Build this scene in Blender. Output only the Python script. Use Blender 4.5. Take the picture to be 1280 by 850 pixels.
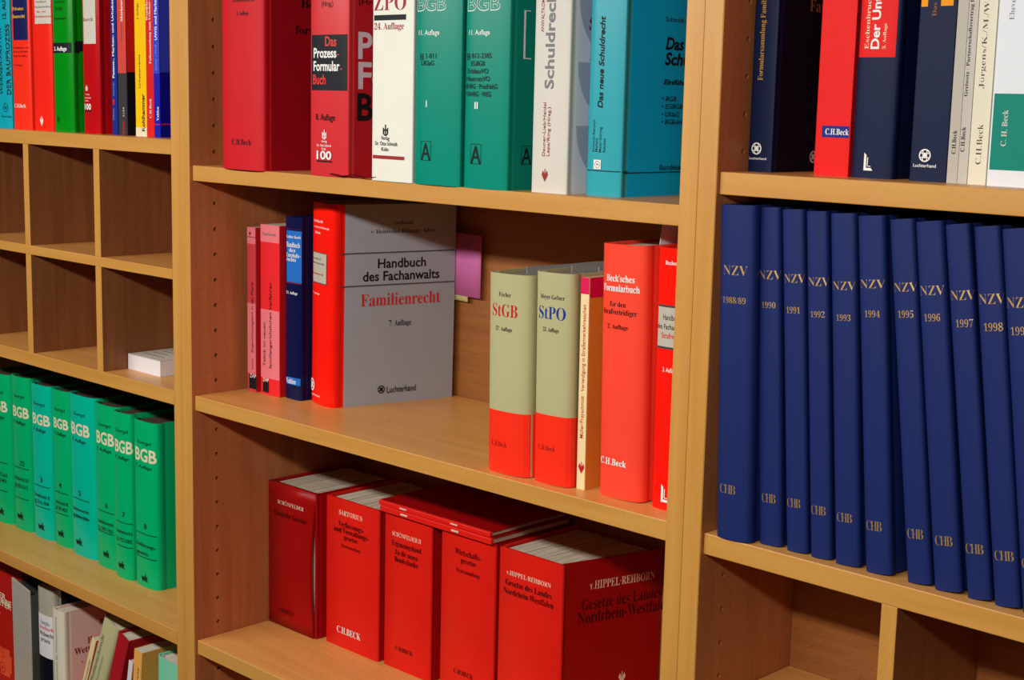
import bpy, bmesh, math, random
from mathutils import Vector, Matrix, Euler
random.seed(7)
for o in list(bpy.data.objects): bpy.data.objects.remove(o)
SC = bpy.context.scene
COL = SC.collection
# ------------------------------------------------------------------ camera
cam = bpy.data.cameras.new('camera'); camo = bpy.data.objects.new('camera', cam); COL.objects.link(camo)
cam.sensor_width = 36.0; cam.lens = 1873.41*36.0/1280.0; cam.clip_start = .02
right = Vector((0.716379, 0.697330, 0.023071)); up = Vector((-0.126271, 0.097058, 0.987236)); fwd = Vector((-0.686190, 0.710148, -0.157583))
M = Matrix((right, up, -fwd)).transposed().to_4x4(); M.translation = Vector((1.588806, -1.047872, 1.537606)); camo.matrix_world = M
SC.camera = camo
# ------------------------------------------------------------------ light: one long ceiling strip lamp and weak room light
def srgb(r, g, b): return tuple((c/255/12.92 if c/255 <= .04045 else ((c/255+.055)/1.055)**2.4) for c in (r, g, b))
wld = bpy.data.worlds.new('room_light'); SC.world = wld; wld.use_nodes = True
wld.node_tree.nodes['Background'].inputs[0].default_value = (1.0, .93, .84, 1); wld.node_tree.nodes['Background'].inputs[1].default_value = .028
ld = bpy.data.lights.new('strip_lamp', 'AREA'); ld.shape = 'RECTANGLE'; ld.size = 2.9; ld.size_y = .06; ld.energy = 31; ld.color = (1.0, .97, .92)
lo = bpy.data.objects.new('strip_lamp', ld); COL.objects.link(lo)
lo.location = (.38, -1.09, 1.81); lo.rotation_euler = Vector((0, 1.0, -.95)).to_track_quat('-Z', 'Z').to_euler()
SC.view_settings.view_transform = 'Standard'; SC.view_settings.look = 'None'; SC.view_settings.gamma = 1; SC.view_settings.use_curve_mapping = False
SC.view_settings.exposure = 0.0
# ------------------------------------------------------------------ materials
MATS = {}
def newmat(name):
    m = bpy.data.materials.new(name); m.use_nodes = True; nt = m.node_tree
    return m, nt, nt.nodes['Principled BSDF']
def nd(nt, t, **kw):
    n = nt.nodes.new(t)
    for k, v in kw.items(): setattr(n, k, v)
    return n
def wood(name, axis, c1, c2, rough=.42, fleck=.55):
    m, nt, b = newmat(name)
    tc = nd(nt, 'ShaderNodeTexCoord'); mp = nd(nt, 'ShaderNodeMapping'); nt.links.new(tc.outputs['Object'], mp.inputs[0])
    s = [30.0, 30.0, 30.0]; s['xyz'.index(axis)] = 1.6; mp.inputs['Scale'].default_value = s
    n1 = nd(nt, 'ShaderNodeTexNoise'); n1.inputs['Scale'].default_value = 2.2; n1.inputs['Detail'].default_value = 5; n1.inputs['Distortion'].default_value = .6
    nt.links.new(mp.outputs[0], n1.inputs[0])
    cr = nd(nt, 'ShaderNodeValToRGB'); cr.color_ramp.elements[0].position = .32; cr.color_ramp.elements[1].position = .7
    cr.color_ramp.elements[0].color = (*c2, 1); cr.color_ramp.elements[1].color = (*c1, 1); nt.links.new(n1.outputs['Fac'], cr.inputs[0])
    mp2 = nd(nt, 'ShaderNodeMapping'); nt.links.new(tc.outputs['Object'], mp2.inputs[0])
    s2 = [900.0, 900.0, 900.0]; s2['xyz'.index(axis)] = 150.0; mp2.inputs['Scale'].default_value = s2
    n2 = nd(nt, 'ShaderNodeTexNoise'); n2.inputs['Scale'].default_value = 1.0; n2.inputs['Detail'].default_value = 1; nt.links.new(mp2.outputs[0], n2.inputs[0])
    c3 = nd(nt, 'ShaderNodeValToRGB'); c3.color_ramp.elements[0].position = .60; c3.color_ramp.elements[1].position = .72
    c3.color_ramp.elements[0].color = (0, 0, 0, 1); c3.color_ramp.elements[1].color = (fleck, fleck, fleck, 1); nt.links.new(n2.outputs['Fac'], c3.inputs[0])
    mx = nd(nt, 'ShaderNodeMixRGB', blend_type='MULTIPLY'); nt.links.new(c3.outputs[0], mx.inputs[0]); nt.links.new(cr.outputs[0], mx.inputs[1]); mx.inputs[2].default_value = (.62, .5, .4, 1)
    nt.links.new(mx.outputs[0], b.inputs['Base Color']); b.inputs['Roughness'].default_value = rough; b.inputs['Specular IOR Level'].default_value = .4
    bp = nd(nt, 'ShaderNodeBump'); bp.inputs['Strength'].default_value = .05; bp.inputs['Distance'].default_value = .001; nt.links.new(n1.outputs['Fac'], bp.inputs['Height']); nt.links.new(bp.outputs[0], b.inputs['Normal'])
    MATS[name] = m; return m
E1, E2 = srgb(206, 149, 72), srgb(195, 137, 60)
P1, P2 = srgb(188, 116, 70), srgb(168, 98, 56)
D1, D2 = srgb(140, 86, 50), srgb(122, 72, 40)  # divider wood darker than the panels: pigeonhole shade put into the colour
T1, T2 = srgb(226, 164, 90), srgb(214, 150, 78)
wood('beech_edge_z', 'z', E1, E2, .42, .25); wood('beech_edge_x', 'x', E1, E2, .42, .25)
wood('beech_panel', 'z', P1, P2); wood('beech_divider_shaded', 'z', D1, D2); wood('beech_top', 'x', T1, T2, .36); wood('beech_back', 'x', srgb(162, 102, 50), srgb(146, 88, 40), .5)
def paper(name, ca, cb, axis='x', scale=900):
    m, nt, b = newmat(name)
    tc = nd(nt, 'ShaderNodeTexCoord'); mp = nd(nt, 'ShaderNodeMapping'); nt.links.new(tc.outputs['Object'], mp.inputs[0])
    s = [8.0, 8.0, 8.0]; s['xyz'.index(axis)] = float(scale); mp.inputs['Scale'].default_value = s
    n = nd(nt, 'ShaderNodeTexNoise'); n.inputs['Scale'].default_value = 1; n.inputs['Detail'].default_value = 3; nt.links.new(mp.outputs[0], n.inputs[0])
    cr = nd(nt, 'ShaderNodeValToRGB'); cr.color_ramp.elements[0].position = .35; cr.color_ramp.elements[1].position = .65; cr.color_ramp.elements[0].color = (*cb, 1); cr.color_ramp.elements[1].color = (*ca, 1)
    nt.links.new(n.outputs['Fac'], cr.inputs[0]); nt.links.new(cr.outputs[0], b.inputs['Base Color']); b.inputs['Roughness'].default_value = .8
    bp = nd(nt, 'ShaderNodeBump'); bp.inputs['Strength'].default_value = .4; bp.inputs['Distance'].default_value = .0006; nt.links.new(n.outputs['Fac'], bp.inputs['Height']); nt.links.new(bp.outputs[0], b.inputs['Normal'])
    MATS[name] = m
paper('page_paper', srgb(222, 214, 196), srgb(186, 174, 150)); paper('page_paper_dim', srgb(150, 148, 142), srgb(120, 118, 112)); paper('page_paper_brown', srgb(78, 60, 48), srgb(56, 42, 32)); paper('page_leaves', srgb(216, 206, 186), srgb(180, 168, 142), 'x', 420)
CLR = dict(
 white=(238,236,230), black=(16,15,18), ink=(24,27,34), dgrey=(70,68,66), grey=(120,120,124), lgrey=(206,200,188), lgrey2=(186,180,164), cream=(228,216,182), red=(214,30,28), yellow=(246,192,0), dred=(128,12,18),
 turq=(0,160,178), brownb=(70,54,42), redor=(250,50,28), redor2=(246,40,26), navyp=(18,24,84), green=(0,138,20), dgreen=(0,90,20), crims=(186,14,22), nblue=(18,44,130), lblue=(120,150,220), bkgrey=(56,54,58), bkink=(16,16,24), redp=(210,70,62),
 rblue=(20,24,170), rblue2=(10,12,140), rblue3=(56,66,190), pinkr=(214,30,70), sgr=(0,176,108), sgb=(0,184,152), beckred=(200,24,34), beckdk=(150,8,24), formred=(206,46,52), formred2=(176,18,30), redt=(214,60,54), lilac=(216,196,206),
 whitec=(230,228,214), zred=(158,42,46), teal=(0,134,112), tealc=(0,126,106), offwh=(212,206,194), bluegr=(216,220,228), turq2=(50,160,172), bluec=(0,172,222), pinkr2=(206,62,70), redd=(206,24,34), redl=(232,40,44), pinkl=(232,120,128),
 navyd=(10,20,66), mblue=(30,108,196), redb=(250,26,14), greyc=(158,159,166), olive=(180,174,128), strd=(186,30,34), stbl=(26,50,140), creamy=(240,214,160), orangeb=(226,150,52), magenta=(222,20,84), beckf=(250,72,50),
 binder=(222,32,22), binderw=(160,14,14), binder_shaded=(158,10,12), bgold=(240,200,176), bkred=(58,4,8), navyk=(12,24,58), navyk_shaded=(10,12,26), gold=(206,150,60), goldb=(150,92,52), redv=(230,20,16), lblab=(20,40,130), orange=(240,150,10),  # dark binder and near-black navy covers carry side-face shade in their colour
 bgrey=(186,178,164), bgrey2=(192,186,176), cream2=(226,218,194), white2=(226,228,232), tealb=(0,130,112), nzv=(26,40,96), mint=(128,210,170), sticky=(206,110,170), stickyy=(220,214,150), tan=(238,172,84), wgrey=(180,176,162), silver=(176,170,150), blacknv=(14,18,28), pinkw=(226,190,178), greenish=(196,192,142), rosered=(176,24,36), salmon=(236,84,50), brick=(186,26,20), jacketgrey=(150,152,150), slip=(214,216,224), hole=(40,22,12), ribbon=(96,8,14), cardw=(226,222,224), swirl=(184,190,204))
GLOSS = dict(crims=.18, green=.25, sgr=.28, sgb=.25, redb=.2, navyd=.25, redor=.3, redor2=.25, binder=.3, binderw=.3, binder_shaded=.3, turq2=.3, teal=.3, beckf=.4, formred=.3, formred2=.3, silver=.2, wgrey=.3, blacknv=.2, greenish=.25)
def mat(name):
    if name in MATS: return MATS[name]
    m, nt, b = newmat(name)
    if name == 'foil':
        b.inputs['Base Color'].default_value = (*srgb(226, 180, 112), 1); b.inputs['Metallic'].default_value = .75; b.inputs['Roughness'].default_value = .38
        MATS[name] = m; return m
    c = srgb(*CLR[name]); tc = nd(nt, 'ShaderNodeTexCoord'); n = nd(nt, 'ShaderNodeTexNoise'); n.inputs['Scale'].default_value = 22; n.inputs['Detail'].default_value = 4
    nt.links.new(tc.outputs['Object'], n.inputs[0])
    mx = nd(nt, 'ShaderNodeMixRGB'); mx.inputs[1].default_value = (*[v*.93 for v in c], 1); mx.inputs[2].default_value = (*[min(1, v*1.05) for v in c], 1)
    nt.links.new(n.outputs['Fac'], mx.inputs[0]); nt.links.new(mx.outputs[0], b.inputs['Base Color'])
    b.inputs['Roughness'].default_value = GLOSS.get(name, .5); b.inputs['Specular IOR Level'].default_value = .16
    if name in ('nzv', 'navyk', 'beckred', 'binder', 'binderw', 'redv'):      # book cloth
        w = nd(nt, 'ShaderNodeTexNoise'); w.inputs['Scale'].default_value = 1600; w.inputs['Detail'].default_value = 1; nt.links.new(tc.outputs['Object'], w.inputs[0])
        bp = nd(nt, 'ShaderNodeBump'); bp.inputs['Strength'].default_value = .25; bp.inputs['Distance'].default_value = .0004; nt.links.new(w.outputs['Fac'], bp.inputs['Height']); nt.links.new(bp.outputs[0], b.inputs['Normal'])
    MATS[name] = m; return m
# ------------------------------------------------------------------ mesh helpers
class MB:
    def __init__(s): s.v = []; s.f = []; s.m = []; s.slots = []; s.sm = []
    def slot(s, name):
        if name not in s.slots: s.slots.append(name)
        return s.slots.index(name)
    def add(s, verts, faces, mname, smooth=False):
        o = len(s.v); k = s.slot(mname); s.v += [tuple(p) for p in verts]
        for f in faces: s.f.append(tuple(i+o for i in f)); s.m.append(k); s.sm.append(smooth)
    def box(s, a, b, mname, front=None, top=None):
        x0, y0, z0 = a; x1, y1, z1 = b
        V = [(x0,y0,z0),(x1,y0,z0),(x1,y1,z0),(x0,y1,z0),(x0,y0,z1),(x1,y0,z1),(x1,y1,z1),(x0,y1,z1)]
        s.add(V, [(0,3,2,1),(2,3,7,6),(3,0,4,7),(1,2,6,5)], mname)
        s.add(V, [(0,1,5,4)], front or mname); s.add(V, [(4,5,6,7)], top or mname)
    def bbox(s, a, b, mname, front=None, top=None, r=.0008):     # box with bevelled edges
        bm = bmesh.new(); bmesh.ops.create_cube(bm, size=1)
        for v in bm.verts: v.co = [a[i]+(v.co[i]+.5)*(b[i]-a[i]) for i in range(3)]
        bmesh.ops.bevel(bm, geom=bm.edges[:], offset=r, segments=2, affect='EDGES', profile=.5)
        bm.verts.index_update(); bm.normal_update(); V = [v.co.copy() for v in bm.verts]
        for f in bm.faces:
            n = f.normal; mm = mname
            if n.y < -.6 and front: mm = front
            elif n.z > .75 and top: mm = top
            elif front and abs(n.y) > .25 and n.y < 0: mm = front
            s.add([V[v.index] for v in f.verts], [tuple(range(len(f.verts)))], mm)
        bm.free()
    def ribbon(s, path, t, z0, z1, mname, smooth=True):           # thick wall standing on an xy path; thickness to the left of travel
        n = len(path); inn = []
        for i in range(n):
            a = Vector(path[max(0, i-1)]); b = Vector(path[min(n-1, i+1)]); d = (b-a).normalized(); inn.append((path[i][0]-d.y*t, path[i][1]+d.x*t))
        V = [(x, y, z0) for x, y in path]+[(x, y, z1) for x, y in path]+[(x, y, z0) for x, y in inn]+[(x, y, z1) for x, y in inn]
        O = [(i, i+1, n+i+1, n+i) for i in range(n-1)]
        s.add(V, O, mname, smooth)
        I = [(2*n+i+1, 2*n+i, 3*n+i, 3*n+i+1) for i in range(n-1)]
        C = [(n+i, n+i+1, 3*n+i+1, 3*n+i) for i in range(n-1)]+[(i+1, i, 2*n+i, 2*n+i+1) for i in range(n-1)]+[(0, n, 3*n, 2*n), (n-1, 2*n+n-1, 4*n-1, 2*n-1)]
        s.add(V, I+C, mname)
    def prism(s, poly, z0, z1, mname, smooth=False):              # xy polygon (counter-clockwise) extruded
        n = len(poly); V = [(x, y, z0) for x, y in poly]+[(x, y, z1) for x, y in poly]
        s.add(V, [(i, (i+1) % n, n+(i+1) % n, n+i) for i in range(n)], mname, smooth); s.add(V, [tuple(range(n-1, -1, -1)), tuple(range(n, 2*n))], mname)
    def build(s, name, parent=None, loc=None):
        me = bpy.data.meshes.new(name); me.from_pydata(s.v, [], s.f)
        for k in s.slots: me.materials.append(mat(k))
        me.polygons.foreach_set('material_index', s.m); me.polygons.foreach_set('use_smooth', s.sm); me.update()
        o = bpy.data.objects.new(name, me); COL.objects.link(o)
        if parent: o.parent = parent
        if loc: o.location = loc
        return o
def thing(name, label, cat, loc=(0, 0, 0), rot=(0, 0, 0), group=None):
    o = bpy.data.objects.new(name, None); COL.objects.link(o); o.empty_display_size = .03
    o.location = loc; o.rotation_euler = rot; o['label'] = label; o['category'] = cat
    if group: o['group'] = group
    return o
# lettering: outlines of Blender's own built-in face (serif letters come from its mathematical bold alphabet)
def serif(t):
    o = ''
    for ch in t:
        if 'A' <= ch <= 'Z': o += chr(0x1d400+ord(ch)-65)
        elif 'a' <= ch <= 'z': o += chr(0x1d41a+ord(ch)-97)
        elif '0' <= ch <= '9': o += chr(0x1d7ce+ord(ch)-48)
        else: o += ch
    return o
STY = dict(s=(0, .004, 0), l=(0, .008, 0), B=(0, .024, 0), i=(0, .006, .2), I=(0, .03, .2), k=(0, .022, 0), h=(0, .02, 0), b=(1, 0, 0), c=(1, -.006, 0), n=(1, -.014, 0), k3=(0, .016, 0), k2=(1, .006, 0), n2=(1, -.014, 0))
TXT = {}
def glyphs(t, sty, cuts=0):
    key = (t, sty, cuts)
    if key in TXT: return TXT[key]
    ser, off, sh = STY[sty]
    c = bpy.data.curves.new('t', 'FONT'); c.body = serif(t) if ser else t; c.size = 1; c.offset = off; c.shear = sh; c.resolution_u = 3
    if sty == 'n2': c.space_character = .72
    if sty == 'h': c.fill_mode = 'BOTH'
    o = bpy.data.objects.new('t', c); COL.objects.link(o); bpy.context.view_layer.update()
    me = bpy.data.meshes.new_from_object(o.evaluated_get(bpy.context.evaluated_depsgraph_get()))
    V = [(v.co.x, v.co.y) for v in me.vertices]; F = [tuple(p.vertices) if p.normal.z > 0 else tuple(reversed(p.vertices)) for p in me.polygons]
    bpy.data.objects.remove(o); bpy.data.curves.remove(c); bpy.data.meshes.remove(me)
    x0 = min(v[0] for v in V); x1 = max(v[0] for v in V)
    if cuts:                                                      # extra vertical cuts let the letters follow a rounded spine
        bm = bmesh.new(); bv = [bm.verts.new((x, y, 0)) for x, y in V]
        for f in F:
            try: bm.faces.new([bv[i] for i in f])
            except ValueError: pass
        for k in range(1, cuts): bmesh.ops.bisect_plane(bm, geom=bm.verts[:]+bm.edges[:]+bm.faces[:], plane_co=(x0+(x1-x0)*k/cuts, 0, 0), plane_no=(1, 0, 0), dist=1e-6)
        bm.verts.index_update(); V = [(v.co.x, v.co.y) for v in bm.verts]; F = [tuple(v.index for v in f.verts) for f in bm.faces]; bm.free()
    TXT[key] = ([((x-x0)/(x1-x0), y/.70) for x, y in V], F); return TXT[key]
def strip(a, b, n=10): return [a+(b-a)*i/n for i in range(n+1)]
def decal(mb, d, P, k, body, curved=False):
    """add one printed mark; P(u, v, lift) maps face coordinates onto the surface"""
    lift = .00022+.00007*k
    def poly(V2, F, col, l=lift): mb.add([P(u, v, l) for u, v in V2], F, col)
    def rect(u0, v0, u1, v1, col, l=lift):
        us = strip(min(u0, u1), max(u0, u1), 12); n = len(us); poly([(u, v0) for u in us]+[(u, v1) for u in us], [(i, i+1, n+i+1, n+i) for i in range(n-1)], col, l)
    def ring(u, v, r, t, col, l=lift, n=24):
        V = [(u+math.cos(a)*q, v+math.sin(a)*q) for q in (r-t, r) for a in [2*math.pi*i/n for i in range(n)]]
        poly(V, [(i, n+i, n+(i+1) % n, (i+1) % n) for i in range(n)], col, l)
    def text(t, u, v, ang, wd, cap, sty, col, l=lift):
        V, F = glyphs(t, sty, min(40, max(10, int(wd/.0012))) if curved and ang == 0 else 0)
        poly([(u+x*wd, v+y*cap) if ang == 0 else (u-y*cap, v+x*wd) for x, y in V], F, col, l)
    t = d[0]
    if t == 't':
        _, _, st, u, v, ang, wd, cap, sty, col = d
        if sty == 'h':                                            # outlined capitals
            text(st, u, v, ang, wd, cap, 'B', col); text(st, u+wd*.012, v+cap*.03, ang, wd*.976, cap*.94, 's', body, lift+.00006)
        else: text(st, u, v, ang, wd, cap, sty, col)
    elif t == 'r': rect(d[2], d[3], d[4], d[5], d[6])
    elif t == 'o': ring(d[2], d[3], d[4], d[4]*.14, d[5]); text('N', d[2]-d[4]*.3, d[3]-d[4]*.35, 0, d[4]*.6, d[4]*.7, 'B', d[5])
    elif t == 'L':                                                # round grid emblem
        u, v, r, col = d[2:6]; ring(u, v, r, r*.2, col)
        for q in (-.33, .33): rect(u-r*.85, v+q*r-r*.07, u+r*.85, v+q*r+r*.07, col); rect(u+q*r-r*.07, v-r*.85, u+q*r+r*.07, v+r*.85, col)
        rect(u-r*.3, v-r*.3, u+r*.3, v+r*.3, col)
    elif t == 'A':                                                # letter A in a thin square
        u, v, r, col = d[2:6]; text('A', u-r*.75, v-r*.95, 0, r*1.5, r*1.8, 's', col)
        w = r*.05
        for a in ((-.78, -1, .78, -1), (-.78, 1, .78, 1)): rect(u+a[0]*r, v+a[1]*r-w/2, u+a[2]*r, v+a[3]*r+w/2, col)
        for a in (-.78, .78): rect(u+a*r-w/2, v-r, u+a*r+w/2, v+r, col)
    elif t == 'f':                                                # leaf-like mark
        u, v, r, col = d[2:6]
        for sx in (-1, 1):
            poly([(u, v-r), (u+sx*r*.65, v+r*.1), (u+sx*r*.4, v+r*.75), (u+sx*r*.12, v+r*.2)], [(0, 1, 2, 3) if sx > 0 else (3, 2, 1, 0)], col)
        rect(u-r*.07, v-r*.5, u+r*.07, v+r, col)
    elif t == 'J':                                                # angular L mark
        u, v, r, col = d[2:6]
        poly([(u-r*.55, v-r), (u-r*.25, v-r*.7), (u-r*.25, v+r*.75), (u-r*.55, v+r)], [(0, 1, 2, 3)], col); poly([(u-r*.55, v-r), (u+r*.6, v-r), (u+r*.4, v-r*.7), (u-r*.25, v-r*.7)], [(0, 1, 2, 3)], col)
        rect(u-r*.13, v-r*.55, u-r*.03, v+r*.5, col); rect(u-r*.13, v-r*.55, u+r*.35, v-r*.47, col)
    elif t == 'q':                                                # small three-stroke mark
        u, v, r, col = d[2:6]
        for q in (-.55, 0, .55): rect(u+(q-.14)*r, v-r*(.9 if q == 0 else .7), u+(q+.14)*r, v+r*(1 if q == 0 else .45), col)
        ring(u, v-r*.35, r*.6, r*.2, col)
# ------------------------------------------------------------------ the room behind and below
def struct(name, a, b, c):
    mb = MB(); mb.box(a, b, c); o = mb.build(name); o['kind'] = 'structure'; return o
CLR['plaster'] = (216, 212, 204); CLR['carpet'] = (92, 88, 86)
struct('floor', (-3, -4, -.02), (4, .4, 0), 'carpet'); struct('wall_back', (-3, .29, 0), (4, .4, 2.7), 'plaster')
# ------------------------------------------------------------------ bookcases
T = .0197; W = .7957; DEPTH = .274; ZTOP = 2.08
HOLE_Y = .0372
def side_panel(root, x0, x1, holes):
    """upright; holes=True drills the shelf-pin holes into its right-hand face"""
    mb = MB(); mb.bbox((x0, 0, 0), (x1, DEPTH, ZTOP), 'beech_panel', front='beech_edge_z') if not holes else None
    if holes:
        y0, y1 = HOLE_Y-.008, HOLE_Y+.008
        V = [(x0,0,0),(x1,0,0),(x1,DEPTH,0),(x0,DEPTH,0),(x0,0,ZTOP),(x1,0,ZTOP),(x1,DEPTH,ZTOP),(x0,DEPTH,ZTOP)]
        r = .0008
        mb.add([(x0,0,0),(x1-r,0,0),(x1-r,0,ZTOP),(x0,0,ZTOP)], [(0,1,2,3)], 'beech_edge_z')
        mb.add([(x1-r,0,0),(x1,r,0),(x1,r,ZTOP),(x1-r,0,ZTOP)], [(0,1,2,3)], 'beech_edge_z', True)
        mb.add(V, [(2,3,7,6),(3,0,4,7),(0,3,2,1),(4,5,6,7)], 'beech_panel')
        for a, b in ((r, y0), (y1, DEPTH)): mb.add([(x1,a,0),(x1,b,0),(x1,b,ZTOP),(x1,a,ZTOP)], [(0,1,2,3)], 'beech_panel')
        zc = 1.6266-.032*45; zs = []
        while zc < ZTOP-.05: zs.append(zc); zc += .032
        lo_ = 0
        for k, z in enumerate(zs):
            mb.add([(x1,y0,lo_),(x1,y1,lo_),(x1,y1,z-.008),(x1,y0,z-.008)], [(0,1,2,3)], 'beech_panel'); lo_ = z+.008
            n = 16; an = [2*math.pi*i/n for i in range(n)]
            sq = []
            for a in an:
                c, s = math.cos(a), math.sin(a); q = .008/max(abs(c), abs(s)); sq.append((x1, HOLE_Y+c*q, z+s*q))
            h = [(x1, HOLE_Y+math.cos(a)*.0026, z+math.sin(a)*.0026) for a in an]; hi = [(x1-.010, p[1], p[2]) for p in h]
            mb.add(sq+h, [(i, (i+1) % n, n+(i+1) % n, n+i) for i in range(n)], 'beech_panel')
            mb.add(h+hi, [(i, (i+1) % n, n+(i+1) % n, n+i) for i in range(n)]+[tuple(range(n, 2*n))], 'beech_panel')
        mb.add([(x1,y0,lo_),(x1,y1,lo_),(x1,y1,ZTOP),(x1,y0,ZTOP)], [(0,1,2,3)], 'beech_panel')
    return mb.build('side_panel', root)
def shelf(root, x0, x1, ztop, t, yf, depth, name='shelf'):
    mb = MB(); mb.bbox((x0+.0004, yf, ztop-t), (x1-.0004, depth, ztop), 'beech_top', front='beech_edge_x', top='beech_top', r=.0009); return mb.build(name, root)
def bookcase(xa, label, shelves, pigeon=None):
    root = thing('bookcase', label, 'bookcase', (xa, 0, 0))
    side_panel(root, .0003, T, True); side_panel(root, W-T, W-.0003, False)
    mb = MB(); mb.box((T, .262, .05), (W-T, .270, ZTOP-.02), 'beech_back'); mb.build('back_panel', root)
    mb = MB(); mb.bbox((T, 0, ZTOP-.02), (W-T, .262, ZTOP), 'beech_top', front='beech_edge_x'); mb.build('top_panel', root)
    mb = MB(); mb.bbox((T, .02, 0), (W-T, .04, .06), 'beech_edge_x'); mb.build('plinth', root)
    shelf(root, T, W-T, .08, .019, 0, .262, 'bottom_shelf')
    for zt, t, yf in shelves: shelf(root, T, W-T, zt, t, yf, .261)
    if pigeon:
        zf, zm, zc, yf, xs = pigeon                                 # floor top, middle shelf top, ceiling underside, front setback, divider positions
        shelf(root, T, W-T, zm, .0132, yf, .153, 'pigeonhole_shelf')
        mb = MB(); mb.box((T+.0005, .154, zf), (W-T-.0005, .160, zc), 'beech_back'); mb.build('pigeonhole_back', root)
        for x in xs:
            for a, b in ((zf, zm-.0132), (zm, zc)):
                mb = MB(); mb.bbox((x, yf+.0004, a), (x+.0145, .1535, b), 'beech_divider_shaded', front='beech_edge_z', r=.0006); mb.build('divider', root)
    return root
zS1, zS2, zS3, zR1, zR2, zL1, zL2, zL3, zL4 = 1.4504, 1.1625, 0.8412, 1.4815, 1.1609, 1.4805, 1.3190, 1.1635, 0.8434
zL5 = zL4-.288; zR3 = .8412
bookcase(-W, 'left beech bookcase holding pigeonholes and the green commentary set', [(zL1, .0187, 0), (zL3, .0187, 0), (zL4, .0187, 0), (zL5, .0187, 0)], (zL3, zL2, zL1-.0187, 0, [W-.5833, W-.3943, W-.2050]))
bookcase(0, 'middle beech bookcase with the red books and the red loose-leaf volumes', [(zS1, .0188, .0046), (zS2, .0188, .0046), (zS3, .0188, .0046), (.52, .0188, .0046)])
bookcase(W, 'right beech bookcase carrying the long row of navy bound journal volumes', [(zR1, .0194, .0045), (zR2, .0194, .0045), (zR3, .0194, .0045), (.52, .0194, .0045)], (zR3, .9977, zR2-.0194, .0045, [.9956-W, 1.1835-W, 1.3714-W]))
# ------------------------------------------------------------------ books
def arc_pts(w, sag, n=28):
    if sag < 1e-5: return [(0, 0), (w, 0)]
    o = []
    for i in range(n+1):
        a = -math.pi/2+math.pi*i/n; s_, c_ = math.sin(a), max(0, math.cos(a)); o.append((w/2+w/2*math.copysign(abs(s_)**(2/2.7), s_), -sag*c_**(2/2.7)))
    return o
def place(b):
    t = math.radians(b['tilt']); y = math.radians(b['yaw']); w = b['w']
    ox = w-w*math.cos(t) if t < 0 else 0; oz = -w*math.sin(t) if t < 0 else 0
    return (b['x']+ox*math.cos(y), b['y']+ox*math.sin(y), b['z']+oz), Euler((0, -t, y), 'XYZ')
def spine_map(b):
    w, sag = b['w'], b['sag']
    if sag < 1e-5: return lambda u, v, l: (w/2+u, -l, v)
    pt = arc_pts(w, sag, 96); cl = [0.0]
    for i in range(96): cl.append(cl[-1]+math.hypot(pt[i+1][0]-pt[i][0], pt[i+1][1]-pt[i][1]))
    L = cl[-1]
    def P(u, v, l):
        q = max(1e-6, min(L-1e-6, u+L/2)); i = 0
        lo_, hi_ = 0, 95
        while lo_ < hi_:
            i = (lo_+hi_)//2
            if cl[i+1] < q: lo_ = i+1
            else: hi_ = i
        i = lo_; f = (q-cl[i])/(cl[i+1]-cl[i]); dx, dy = pt[i+1][0]-pt[i][0], pt[i+1][1]-pt[i][1]; k = math.hypot(dx, dy)
        return (pt[i][0]+dx*f+dy/k*l, pt[i][1]+dy*f-dx/k*l, v)
    return P
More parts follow.
